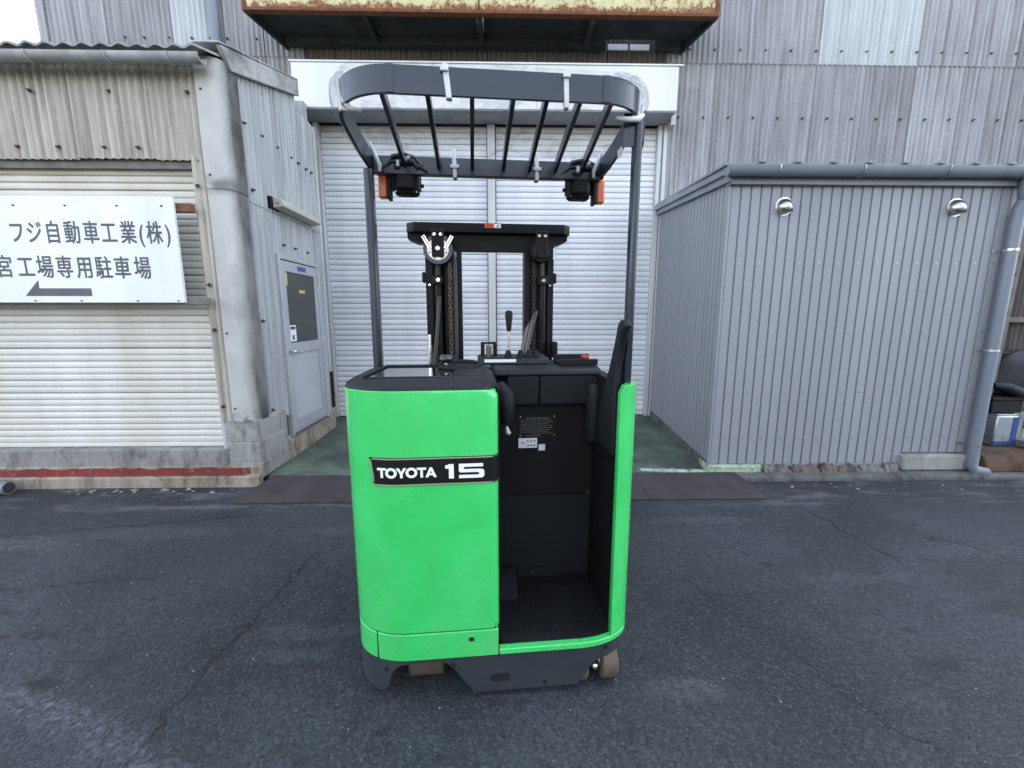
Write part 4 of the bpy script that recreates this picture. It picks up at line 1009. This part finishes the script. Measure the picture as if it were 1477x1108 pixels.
    for i in range(17):
        for j in range(12):
            x = .115 + .026 * i; y = .075 + .030 * j
            if y < plan_y(x) + .045 or x > .53: continue
            tr.box(x, x + .013, y, y + .016, .2145, .2185)
    o = part('mat_studs', tr, 'rubber', flo); o['kind'] = 'stuff'
    part('back_panel', MB().box(.088, .572, .455, .475, .20, .640), 'plastic_soft', T, bev=.004)
    part('back_panel', MB().box(.088, .572, .448, .475, .6435, 1.088), 'plastic', T, bev=.004)
    part('left_liner', MB().box(.0835, .090, .045, .454, .214, 1.235), 'plastic', T)
    part('right_liner', MB().box(.556, .5775, .085, .454, .195, 1.24), 'plastic', T)
    part('knee_pad', MB().prism([(.385, 1.235), (.395, 1.10), (.415, 1.092), (.454, 1.092), (.454, 1.235)], 'x', .145, .290), 'plastic_soft', T, bev=.008)
    part('knee_pad', MB().prism([(.385, 1.235), (.395, 1.10), (.415, 1.092), (.454, 1.092), (.454, 1.235)], 'x', .293, .560), 'plastic_soft', T, bev=.008)
    part('side_pad', MB().tube([(.548, .40, .925), (.548, .40, .935), (.548, .40, 1.17), (.548, .40, 1.195)], [.036, .042, .042, .034], 16), 'plastic_soft', T, smooth=50)
    part('side_pad', MB().box(.555, .5658, .20, .447, .60, 1.20), 'plastic', T, bev=.006)
    pd = MB(); pd.prism([(.27, .2145), (.27, .235), (.34, .285), (.40, .30), (.40, .2145)], 'x', .10, .185); part('foot_pedal', pd, 'rubber', T, bev=.006)
    part('kick_plate', MB().prism([(.4545, .2145), (.440, .2145), (.447, .262), (.4545, .262)], 'x', .20, .42), 'rubber', T, bev=.003)
    for x in (.275, .305): part('floor_bolt', MB().tube([(x, .445, .245), (x, .435, .246)], .0065, 8), 'chrome', T)
    for (x, z) in ((.541, .648), (.552, .640)): part('panel_screw', MB().tube([(x, .448, z), (x, .438, z)], [.009, .006], 8), 'chrome', T, smooth=40)
    # hand grip below the steering deck
    gr = MB(); gr.tube([(.10, .30, 1.20), (.125, .27, 1.17), (.135, .26, 1.10), (.13, .26, 1.05)], [.035, .040, .036, .022], 14); part('hand_grip', gr, 'plastic', T, smooth=60)
    part('key_ring', MB().tube([(.13, .24, 1.045), (.135, .235, 1.02), (.145, .235, 1.015)], [.006, .012, .008], 8), 'alu', T, smooth=40)
    npz = part('name_plate', MB().box(.205, .378, .4445, .4478, .938, 1.040), 'badge', T)
    mm = MB(); rnd = random.Random(11)
    for r_ in range(8):
        z = 1.028 - r_ * .0095
        if r_ == 0: mm.box(.24, .345, .4438, .4443, z - .003, z); continue
        x = .213
        while x < .362:
            w = rnd.uniform(.008, .03)
            if x + w < .366 and (r_ < 6 or x < .33): mm.box(x, x + w, .4438, .4443, z - .0025, z)
            x += w + .004
    part('plate_print', mm, 'ink_grey', npz)
    fr = MB(); fr.box(.262, .366, .4438, .4443, .952, .9535); fr.box(.24, .31, .4438, .4443, .941, .944); part('plate_print', fr, 'ink_grey', npz)
    for (x, z) in ((.211, 1.034), (.372, 1.034), (.211, .944), (.372, .944)): part('rivet', MB().cyl((x, .4444, z), (x, .442, z), .003, 8), 'chrome', npz)
    st = part('white_sticker', MB().box(.203, .292, .4455, .4478, .882, .930), 'sticker_white', T, bev=.001)
    sp = MB()
    sp.box(.214, .234, .4448, .4453, .907, .9095); sp.box(.222, .226, .4448, .4453, .899, .907)
    for k in range(3): sp.box(.243 + .016 * k, .250 + .016 * k, .4448, .4453, .912, .919)
    sp.box(.243, .284, .4448, .4453, .8925, .896)
    part('sticker_print', sp, 'ink', st)
    part('white_tag', MB().box(.299, .330, .4455, .4478, .868, .898), 'sticker_white', T)
    # ---- black top deck over the hood
    base = [(x, y + .004) for x, y in left_arc(12)] + [(.03, .004), (.050, .012), (.066, .035), (.084, .09), (.084, .40), (.078, .455), (-.44, .455), (-.476, .42)]
    cx, cy = -.19, .25
    def inset(p, d): return (p[0] + (d if p[0] < -.30 else (-d if p[0] > .03 else 0)), p[1] + (d * 1.1 if p[1] < .16 else (-d * .5 if p[1] > .40 else 0)))
    rings = [[(x, y, 1.2432) for x, y in base], [(*inset((x, y), .004), 1.256) for x, y in base], [(*inset((x, y), .035), 1.274) for x, y in base], [(*inset((x, y), .050), 1.277) for x, y in base]]
    dk = part('top_deck', MB().loft(rings), 'plastic_soft', T, smooth=35)
    part('deck_rim', MB().box(-.375, -.10, .385, .415, 1.2775, 1.288), 'plastic', dk, bev=.003)
    part('deck_rim', MB().bar((-.395, .10, 1.280), (-.372, .40, 1.284), .012, .010), 'plastic', dk, bev=.002)
    part('display_panel', MB().prism([(-.375, .092), (-.085, .092), (-.10, .384), (-.365, .384)], 'z', 1.2775, 1.2815), 'gloss_black', dk, bev=.002)
    part('deck_hump', MB().loft([[(-.08, .12, 1.2775), (.035, .12, 1.2775), (.06, .40, 1.2775), (-.10, .40, 1.2775)], [(-.07, .20, 1.286), (.01, .20, 1.283), (.03, .39, 1.292), (-.08, .39, 1.296)]]), 'plastic_soft', dk, bev=.006)
    sw = part('steering_wheel', MB().tube([(-.06 + .085 * math.cos(a), .34 + .085 * math.sin(a), 1.292 + .006 * math.sin(a)) for a in [2 * math.pi * k / 28 for k in range(29)]], .010, 8), 'plastic', T, smooth=60)
    part('wheel_disc', MB().tube([(-.06, .34, 1.282), (-.06, .34, 1.293)], [.082, .070], 24), 'plastic', sw, smooth=40)
    kn = []
    for k in range(9):
        a = math.pi * k / 8 - math.pi / 2; kn.append((-.115, .31, 1.323 + .019 * math.sin(a)))
    part('steering_knob', MB().tube(kn, [max(.003, .030 * math.cos(math.pi * k / 8 - math.pi / 2)) for k in range(9)], 18), 'gloss_black', sw, smooth=70)
    part('knob_stem', MB().cyl((-.115, .31, 1.29), (-.115, .31, 1.31), .008, 10), 'chrome', sw)
    # ---- console in front of the operator
    cs = MB(); cs.prism([(.375, 1.2362), (.385, 1.262), (.44, 1.270), (.80, 1.262), (.80, 1.10), (.48, 1.10), (.46, 1.2362)], 'x', .086, .572)
    co = part('console', cs, 'plastic_soft', T, bev=.008)
    part('console_step', MB().prism([(.52, 1.268), (.54, 1.300), (.70, 1.305), (.74, 1.262)], 'x', .02, .36), 'plastic_soft', co, bev=.010)
    part('console_vent', MB().box(.05, .20, .525, .535, 1.281, 1.294), 'sticker_white', co)
    part('tray', MB().prism([(.45, 1.2705), (.45, 1.300), (.465, 1.300), (.465, 1.283), (.60, 1.283), (.60, 1.31), (.615, 1.31), (.615, 1.2705)], 'x', .395, .575), 'plastic', co, bev=.004)
    part('red_knob', MB().tube([(.515, .46, 1.297), (.515, .46, 1.306), (.515, .46, 1.308), (.515, .46, 1.317)], [.006, .006, .019, .019], 14), 'red', co, smooth=40)
    for k, x in enumerate((.165, .225, .265, .300)):
        hh = (1.505, 1.33, 1.33, 1.33)[k]
        part('lever_boot', MB().tube([(x, .56, 1.30), (x, .56, 1.315), (x, .56, 1.335)], [.022, .017, .009], 12), 'rubber', co, smooth=50)
        if k == 0:
            lv = part('control_lever', MB().tube([(x, .56, 1.33), (x + .003, .555, 1.46)], .0055, 10), 'chrome', co, smooth=40)
            part('lever_knob', MB().tube([(x + .003, .555, 1.425), (x + .003, .555, 1.44), (x + .003, .555, 1.50), (x + .003, .555, 1.515), (x + .003, .555, 1.523)], [.010, .012, .0185, .017, .009], 14), 'plastic', lv if False else co, smooth=60)
    br = MB()
    for x in (.035, .095): br.box(x, x + .018, .60, .62, 1.300, 1.362)
    br.box(.035, .113, .60, .62, 1.3625, 1.372); part('bracket', br, 'mast', co)
    part('filler_cap', MB().cyl((.074, .61, 1.30), (.074, .61, 1.352), .014, 10), 'hose_amber', co, smooth=40)
    # ---- grab guard beside the right-hand pillar
    gprof = [(.04, 1.10), (.04, 1.25), (.045, 1.335), (.035, 1.425), (.03, 1.47), (.045, 1.485), (.075, 1.482), (.095, 1.465), (.12, 1.405), (.17, 1.31), (.21, 1.24), (.24, 1.10)]
    hole = []
    outer = gprof
    gm = MB(); gm.prism([(.105, 1.245), (.09, 1.36), (.055, 1.435), (.02, 1.462), (.035, 1.482), (.075, 1.484), (.10, 1.466), (.125, 1.405), (.172, 1.31), (.212, 1.245), (.30, 1.10), (.30, .95), (.105, .95)], 'x', .536, .566)
    part('grab_guard', gm, 'plastic_soft', T, bev=.008)
    # ---- overhead guard
    def gplan(n=14):
        p = [(-.440, .60), (-.452, .45), (-.455, .30)]
        p += [(-.25 - .205 * math.cos(a), .23 - .21 * math.sin(a)) for a in [math.pi / 2 * k / n for k in range(1, n + 1)]]
        p += [(-.10, .02), (.10, .02), (.28, .02)]
        p += [(.44 + .17 * math.sin(a), .20 - .18 * math.cos(a)) for a in [math.pi / 2 * k / n for k in range(0, n + 1)]]
        p += [(.612, .35), (.612, .48), (.605, .60)]
        return p
    gp = gplan()
    drop = lambda y: max(0., y - .15) * .13
    og = part('overhead_guard', MB().band(gp, lambda i: 2.182 - drop(gp[i][1]), lambda i: 2.262 - drop(gp[i][1]), .013), 'guard', T, smooth=35)
    part('front_bar', MB().prism([(.572, 2.115), (.572, 2.190), (.590, 2.196), (.605, 2.19), (.605, 2.115)], 'x', -.428, .595), 'guard', og, bev=.004)
    for xr, xf in ((-.280, -.290), (-.136, -.141), (.006, .006), (.140, .145), (.250, .264), (.362, .382), (.467, .504)):
        part('guard_bar', MB().bar((xr, plan_y(xr) + .034, 2.212), (xf, .575, 2.160), .015, .036), 'guard', og)
    for x in (-.247, .441): part('weld_plate', MB().box(x - .012, x + .012, .0165, .0195, 2.182, 2.262), 'guard', og, bev=.001)
    # pillars
    lpz = MB(); lpz.prism([(-.462, .532), (-.442, .528), (-.424, .534), (-.424, .582), (-.462, .582)], 'z', 1.05, 2.125); part('pillar', lpz, 'guard', T, bev=.006)
    part('pillar', MB().prism([(.571, .092), (.584, .087), (.598, .092), (.598, .132), (.571, .132)], 'z', 1.20, 2.185), 'guard', T, bev=.006)
    part('pillar_gusset', MB().prism([(.10, 2.20), (.10, 2.10), (.13, 2.06), (.19, 2.10), (.22, 2.19)], 'x', .599, .606), 'guard', T)
    part('pillar_gusset', MB().box(.530, .5705, .10, .108, 2.085, 2.19), 'guard', T)
    part('serial_tag', MB().box(.5985, .5995, .30, .36, 2.13, 2.165), 'sticker_white', og)
    # lamps under the front bar
    for s, xc, xo in ((-1, -.292, -.389), (1, .507, .600)):
        wl = part('work_lamp', MB().prism([(xc - .055, 2.052), (xc - .045, 2.040), (xc + .045, 2.040), (xc + .055, 2.052), (xc + .055, 2.13), (xc + .045, 2.142), (xc - .045, 2.142), (xc - .055, 2.13)], 'y', .60, .665), 'plastic', T, bev=.012)
        part('lamp_back', MB().prism([(xc - .040, 2.055), (xc + .040, 2.055), (xc + .040, 2.127), (xc - .040, 2.127)], 'y', .575, .60), 'plastic', wl, bev=.015)
        part('lamp_bracket', MB().prism([(xc - .064, 2.06), (xc - .064, 2.155), (xc + .064, 2.155), (xc + .064, 2.06), (xc + .059, 2.06), (xc + .059, 2.15), (xc - .059, 2.15), (xc - .059, 2.06)], 'y', .62, .645), 'mast', wl)
        for sx in (-1, 1): part('lamp_bolt', MB().cyl((xc + sx * .064, .632, 2.085), (xc + sx * .076, .632, 2.085), .008, 8), 'mast', wl)
        for sx in (-1, 1): part('lamp_screw', MB().cyl((xc + sx * .046, .60, 2.049), (xc + sx * .046, .595, 2.049), .0035, 8), 'chrome', wl)
        ts = part('turn_signal', MB().box(xo - .026 if s < 0 else xo - .012, xo + .012 if s < 0 else xo + .026, .598, .640, 2.022, 2.128), 'amber', T, bev=.008)
        xb = xo + .0125 if s < 0 else xo - .030
        part('lamp_base', MB().box(xb, xb + .0175, .595, .648, 2.018, 2.134), 'plastic', ts, bev=.004)
        part('lamp_arm', MB().box(xo - .02, xo + .02, .605, .63, 2.134, 2.165), 'mast', ts)
        cb = MB()
        cb.tube([(xc - .07, .575, 2.150), (xc - .05, .565, 2.185), (xc, .56, 2.195), (xc + .05, .565, 2.18), (xc + .075, .57, 2.150)], .009, 8)
        cb.tube([(xc - .10, .58, 2.13), (xc - .06, .568, 2.165), (xc + .02, .56, 2.170), (xc + .08, .565, 2.14), (xc + .10, .575, 2.125)], .007, 8)
        cb.tube([(xc - .04, .575, 2.14), (xc - .02, .56, 2.16), (xc + .04, .56, 2.165), (xc + .06, .572, 2.14)], .011, 8)
        part('lamp_cable', cb, 'hose', wl, smooth=60)
        part('connector', MB().tube([(xc - .006, .545, 2.160), (xc + .030, .545, 2.178)], [.010, .008], 8), 'cream_plastic', wl)
        part('cable_tie', MB().box(xc - .03, xc - .018, .545, .575, 2.14, 2.165), 'strap', wl)
    # ---- mast
    ym = .90
    mx = lambda px: -.252 + (px - 612) * .00373
    mz = lambda py: 1.845 - (py - 360) * .0035
    ms = part('mast_crossbeam', MB().prism([(-.344, ym + .02), (-.305, ym - .015), (.500, ym - .015), (.535, ym + .02), (.535, ym + .10), (.49, ym + .15), (-.30, ym + .15), (-.344, ym + .10)], 'z', 1.932, 1.982), 'mast', T, bev=.004)
    part('beam_web', MB().box(mx(640), mx(775), ym + .03, ym + .06, mz(361), 1.9315), 'mast', ms, bev=.004)
    for s, a, b in ((-1, mx(588), mx(614)), (1, mx(797), mx(820))):
        c0, c1 = (a, b) if s < 0 else (b, a)
        part('beam_wing', MB().prism([(c0, 1.9315), (c1, 1.9315), (c1, 1.885), ((c0 + c1) / 2, 1.885), (c0, 1.905)], 'y', ym + .03, ym + .12), 'mast', ms)
    part('warning_sticker', MB().box(mx(698), mx(711), ym - .0175, ym - .0155, 1.958, 1.978), 'orange_sticker', ms)
    part('white_sticker', MB().box(mx(711.2), mx(721), ym - .0175, ym - .0155, 1.958, 1.978), 'sticker_white', ms)
    sk_ = MB()
    for k in range(3): sk_.box(mx(700 + 3.2 * k), mx(702.2 + 3.2 * k), ym - .0184, ym - .0177, 1.963, 1.973)
    sk_.prism([(mx(714), 1.962), (mx(717), 1.962), (mx(719), 1.974), (mx(716.5), 1.970)], 'y', ym - .0184, ym - .0177); part('sticker_print', sk_, 'ink', ms)
    def upright(name, outer, cylx, chainx, rail, s):
        zb = .10
        a, b = outer
        u = part(name, MB().prism([(a, ym + .02), (b, ym + .02), (b, ym + .035), (a + .012 * s, ym + .035), (a + .012 * s, ym + .14), (b, ym + .14), (b, ym + .155), (a, ym + .155)], 'z', zb, 1.93), 'mast', T)
        e0, e1 = b + .002 * s, chainx + .020 * s
        part('mast_back_plate', MB().box(min(e0, e1), max(e0, e1), ym + .155, ym + .165, zb, 1.93), 'mast', u)
        part('middle_rail', MB().box(min(chainx - .03 * s, chainx + .018 * s), max(chainx - .03 * s, chainx + .018 * s), ym + .045, ym + .15, zb, 1.90), 'mast', u)
        c = b + .006 * s; d = c + .040 * s
        part('inner_rail', MB().box(min(c, d), max(c, d), ym + .05, ym + .15, zb, 1.93), 'mast_rail', u)
        part('lift_cylinder', MB().cyl((cylx, ym + .01, zb), (cylx, ym + .01, mz(412)), .019, 16), 'mast', u, smooth=40)
        part('cylinder_rod', MB().cyl((cylx, ym + .03, mz(412)), (cylx, ym + .03, 1.93), .013, 14), 'mast_rail', u, smooth=40)
        part('cylinder_head', MB().box(cylx - .027, cylx + .027, ym - .015, ym + .035, mz(412), mz(398)), 'mast', u, bev=.005)
        part('head_bolt', MB().tube([(cylx + .002, ym - .016, mz(405)), (cylx + .002, ym - .026, mz(405))], [.015, .010], 12), 'chrome', u, smooth=40)
        ra, rb = rail
        part('outer_rail', MB().box(ra, rb, ym + .03, ym + .13, zb, 1.85), 'mast', u, bev=.003)
        ch = MB(); z = .90; k = 0
        while z < 1.86:
            if k % 2 == 0:
                for q in (-.010, .0055): ch.box(chainx + q, chainx + q + .0045, ym + .015, ym + .031, z - .006, z + .028)
            else:
                for q in (-.0045, .0005): ch.box(chainx + q, chainx + q + .004, ym + .016, ym + .030, z - .006, z + .028)
            ch.cyl((chainx - .012, ym + .020, z), (chainx + .012, ym + .020, z), .0062, 6)
            z += .022; k += 1
        o = part('lift_chain', ch, 'chain' if s > 0 else 'mast_rail', u)
        part('side_lug', MB().box(min(a, a - .022 * s), max(a, a - .022 * s), ym + .04, ym + .08, mz(408), mz(392)), 'mast', u, bev=.006)
        part('lug_bolt', MB().cyl((a + .02 * s, ym + .019, mz(412)), (a + .02 * s, ym + .010, mz(412)), .006, 8), 'chrome', u)
        return u
    ul = upright('mast_upright', (mx(612), mx(622)), mx(630), mx(647), (mx(656.5), mx(664)), 1)
    ur = upright('mast_upright', (mx(800), mx(791)), mx(783), mx(770.5), (mx(757), mx(765)), -1)
    # hose pulleys
    def pulley(xc, zc, r, bright, u):
        y = ym - .02
        p = part('hose_pulley', MB().tube([(xc, y - .018, zc), (xc, y - .014, zc), (xc, y - .004, zc), (xc, y + .006, zc), (xc, y + .016, zc), (xc, y + .02, zc)], [r * .96, r, r * .9, r * .9, r, r * .96], 32), 'guard' if bright else 'mast', u, smooth=35)
        part('pulley_disc', MB().tube([(xc, y - .0185, zc), (xc, y - .024, zc)], [r * .74, r * .72], 28), 'steel' if bright else 'mast_rail', p, smooth=40)
        for k in range(8):
            a = 2 * math.pi * (k + .5) / 8; q = (xc + r * .6 * math.cos(a), y - .0245, zc + r * .6 * math.sin(a)); part('pulley_hole', MB().cyl(q, (q[0], q[1] - .001, q[2]), .0045, 8), 'hole', p)
        part('pulley_plate', MB().box(xc - .032, xc + .032, y - .034, y - .0255, zc - .04, zc + .10), 'mast', p, bev=.004)
        if bright:
            for sx in (-1, 1): part('pulley_stay', MB().bar((xc + sx * .034, y - .030, zc + .005), (xc + sx * .070, y - .030, zc + .068), .006, .014, (0, 1, 0)), 'chrome', p); 
            for sx in (-1, 1): part('pulley_stay', MB().bar((xc + sx * .046, y - .030, zc + .003), (xc + sx * .080, y - .030, zc + .062), .006, .014, (0, 1, 0)), 'chrome', p)
            part('pulley_bolt', MB().tube([(xc, y - .0345, zc + .002), (xc, y - .046, zc + .002)], [.017, .010], 12), 'chrome', p, smooth=40)
        for sx in (-1, 1): part('plate_bolt', MB().tube([(xc + sx * .016, y - .0345, zc + .072), (xc + sx * .016, y - .044, zc + .072)], [.012, .007], 12), 'chrome', p, smooth=40)
    pulley(mx(632), mz(361), .078, True, ul); pulley(mx(779), mz(361), .060, False, ur)
    # hoses
    hz = MB(); hz.tube([(mx(652), ym - .015, mz(362)), (mx(655), ym - .01, mz(380)), (mx(655), ym - .01, 1.3), (mx(650), ym - .03, 1.1)], .012, 8)
    part('hydraulic_hose', hz, 'hose', ul, smooth=60)
    part('hydraulic_hose', MB().tube([(mx(632), ym - .02, mz(430)), (mx(628), ym - .03, mz(480)), (mx(624), ym - .05, mz(530)), (mx(626), ym - .05, 1.15)], .012, 8), 'hose', ul, smooth=60)
    part('chrome_fitting', MB().tube([(mx(617), ym - .02, 1.15), (mx(617), ym - .02, mz(505)), (mx(616.5), ym - .02, mz(504)), (mx(616.5), ym - .02, mz(488))], [.017, .017, .012, .012], 12), 'chrome', ul, smooth=40)
    for k in range(4):
        part('hydraulic_hose', MB().tube([(mx(772 - 2 * k), ym - .05, mz(452 + 5 * k)), (mx(764 - 2.2 * k), ym - .07, mz(480)), (mx(758 - 2.4 * k), ym - .10, mz(505)), (mx(756 - 2.4 * k), ym - .12, mz(535))], .011, 8), 'hose_amber' if k % 2 else 'hose', ur, smooth=60)
    part('valve_block', MB().box(mx(796), mx(804), ym - .06, ym, mz(525), mz(500)), 'mast', ur, bev=.006)
    part('white_tag', MB().box(mx(798.6), mx(802), ym + .012, ym + .016, mz(372), mz(355)), 'sticker_white', ur)
    # ---- straddle legs, forks, carriage beyond the mast
    for x in (-.42, .46):
        lg = part('straddle_leg', MB().box(x, x + .12, .80, 2.05, .10, .23), 'mast', T, bev=.01)
        part('load_wheel', MB().tube([(x + .02, 1.93, .105), (x + .10, 1.93, .105)], .105, 24), 'wheel_tan', lg, smooth=40)
    for x in (-.12, .22):
        part('fork', MB().prism([(1.10, .60), (1.14, .60), (1.14, .11), (2.1, .075), (2.1, .06), (1.10, .06)], 'x', x, x + .10), 'mast', T)
    part('fork_carriage', MB().box(-.22, .42, 1.065, 1.098, .16, .62), 'mast', T, bev=.005)
    return T
build_truck()

def build_cover():
    C = thing('plastic_cover', 'clear crumpled plastic sheet strapped over the overhead guard of the green truck', 'plastic sheet', (-.10, 1.425, 0), R(4.2), local=True)
    rnd = random.Random(21); nx, ny = 70, 44
    from mathutils import noise as mn
    m = MB(); th = .0012
    def zf(u, v, x, y):
        z = 2.272 - max(0, y - .15) * .135
        w = mn.noise(Vector((x * 6, y * 6, 1.3))) * .010 + mn.noise(Vector((x * 17, y * 13, 4.1))) * .006
        edge = min(u, 1 - u, v, 1 - v)
        z += w * min(1, edge * 8 + .35) - .012 * math.sin(math.pi * u) * math.sin(math.pi * v)
        return z
    vs = []
    for j in range(ny + 1):
        v = j / ny
        for i in range(nx + 1):
            u = i / nx
            y = .012 + .60 * v
            # width follows the rounded rear corners
            xl = -.465 + (.20 * (1 - math.sqrt(max(0, 1 - ((.23 - y) / .23) ** 2))) if y < .23 else 0)
            xr = .625 - (.17 * (1 - math.sqrt(max(0, 1 - ((.20 - y) / .20) ** 2))) if y < .20 else 0)
            x = xl + (xr - xl) * u
            vs.append((x, y, zf(u, v, x, y)))
    n1 = nx + 1; fs = [(j * n1 + i, j * n1 + i + 1, (j + 1) * n1 + i + 1, (j + 1) * n1 + i) for j in range(ny) for i in range(nx)]
    part('film', m.add(vs, fs), 'film', C, smooth=180)
    # loose film puffed out beyond the two rear corners
    for sgn in (-1, 1):
        m = MB(); vs = []; n = 30
        for k in range(n + 1):
            t = k / n; f = math.sin(math.pi * min(1, t)) ** .5 if 0 < t < 1 else .0
            w = 1 + .12 * math.sin(k * 2.1) + .08 * math.sin(k * .9)
            for (d, z) in ((-.004, 2.2665), (.012 * f * w, 2.268 + .016 * f * w), (.022 * f * w + .002, 2.262 + .008 * f), (.024 * f * w + .004, 2.235), (.014 * f * w + .004, 2.195)):
                a = R(48) + R(42) * min(1, t * 1.6); ex = max(0, t - .625) * .62
                if sgn < 0: x = -.25 - (.205 + d) * math.sin(a); y = .23 - (.21 + d) * math.cos(a) + ex
                else:
                    a = R(8) + R(82) * min(1, t * 1.4); ex = max(0, t - .714) * .5
                    if a < R(50): z = 2.2665 + (z - 2.2665) * (1 if z > 2.2665 else .12); d *= .5
                    x = .44 + (.17 + d) * math.sin(a); y = .20 - (.18 + d) * math.cos(a) + ex
                vs.append((x, y, z - max(0, y - .15) * .13 + .002 * math.sin(k * 1.7)))
        fs = [(k * 5 + j, k * 5 + j + 1, (k + 1) * 5 + j + 1, (k + 1) * 5 + j) for k in range(n) for j in range(4)]
        part('film_skirt', m.add(vs, fs), 'film_edge', C, smooth=180)
    # white tie straps
    def strap_at(p, tan, z0, z1, w, tilt=0., th=.016):
        d = Vector((tan[0], tan[1], 0)).normalized(); nn = Vector((-d.y, d.x, 0)); m = MB()
        o = Vector((p[0], p[1], 0))
        lo = -nn * .004; hi = nn * (th + .004)
        prof = [(lo, z0), (lo, z1), (hi, z1), (hi, z0)]
        rings = []
        for e in (-w / 2, w / 2):
            rings.append([tuple(o + d * e + d * (tilt * (1 if z == z0 else 0)) + q + Vector((0, 0, z))) for q, z in prof])
        inner = []
        m.loft(rings)
        return m
    part('strap', strap_at((-.078, .02), (1, 0), 2.172, 2.271, .018, .012), 'strap', C, bev=.003)
    part('strap', strap_at((.306, .02), (1, 0), 2.160, 2.271, .016, .004), 'strap', C, bev=.003)
    part('strap_buckle', MB().box(-.092, -.066, .008, .016, 2.246, 2.256), 'strap', C, bev=.002)
    part('strap_buckle', MB().box(.295, .319, .008, .016, 2.246, 2.256), 'strap', C, bev=.002)
    a = R(62); p = (-.25 - .206 * math.sin(a), .23 - .211 * math.cos(a)); part('strap', strap_at(p, (math.cos(a), -math.sin(a)), 2.166, 2.272, .018, .014), 'strap', C, bev=.003)
    a = R(60); p = (.44 + .171 * math.sin(a), .20 - .181 * math.cos(a)); part('strap', strap_at(p, (math.cos(a), math.sin(a)), 2.164, 2.272, .020, -.018), 'strap', C, bev=.003)
    part('strap', MB().tube([(.50, .09, 2.168), (.54, .075, 2.160), (.575, .085, 2.166), (.600, .11, 2.19), (.605, .13, 2.23)], [.006, .009, .010, .010, .006], 8), 'strap', C, smooth=60)
    part('strap', MB().tube([(-.425, .13, 2.23), (-.41, .11, 2.19), (-.39, .105, 2.168), (-.36, .12, 2.170)], [.006, .009, .009, .006], 8), 'strap', C, smooth=60)
    for x in (-.075, .295):
        part('strap', strap_at((x, .570), (1, 0), 2.106, 2.225, .018, .004, .038), 'strap', C, bev=.003)
        part('strap_buckle', MB().box(x - .016, x + .022, .560, .566, 2.145, 2.160), 'strap', C, bev=.002)
    for (x, s) in ((-.415, 1), (.575, -1)):
        part('strap', MB().tube([(x - s * .01, .52, 2.225), (x + s * .006, .53, 2.18), (x + s * .022, .545, 2.14), (x + s * .020, .55, 2.118)], [.004, .010, .010, .006], 8), 'strap', C, smooth=60)
build_cover()
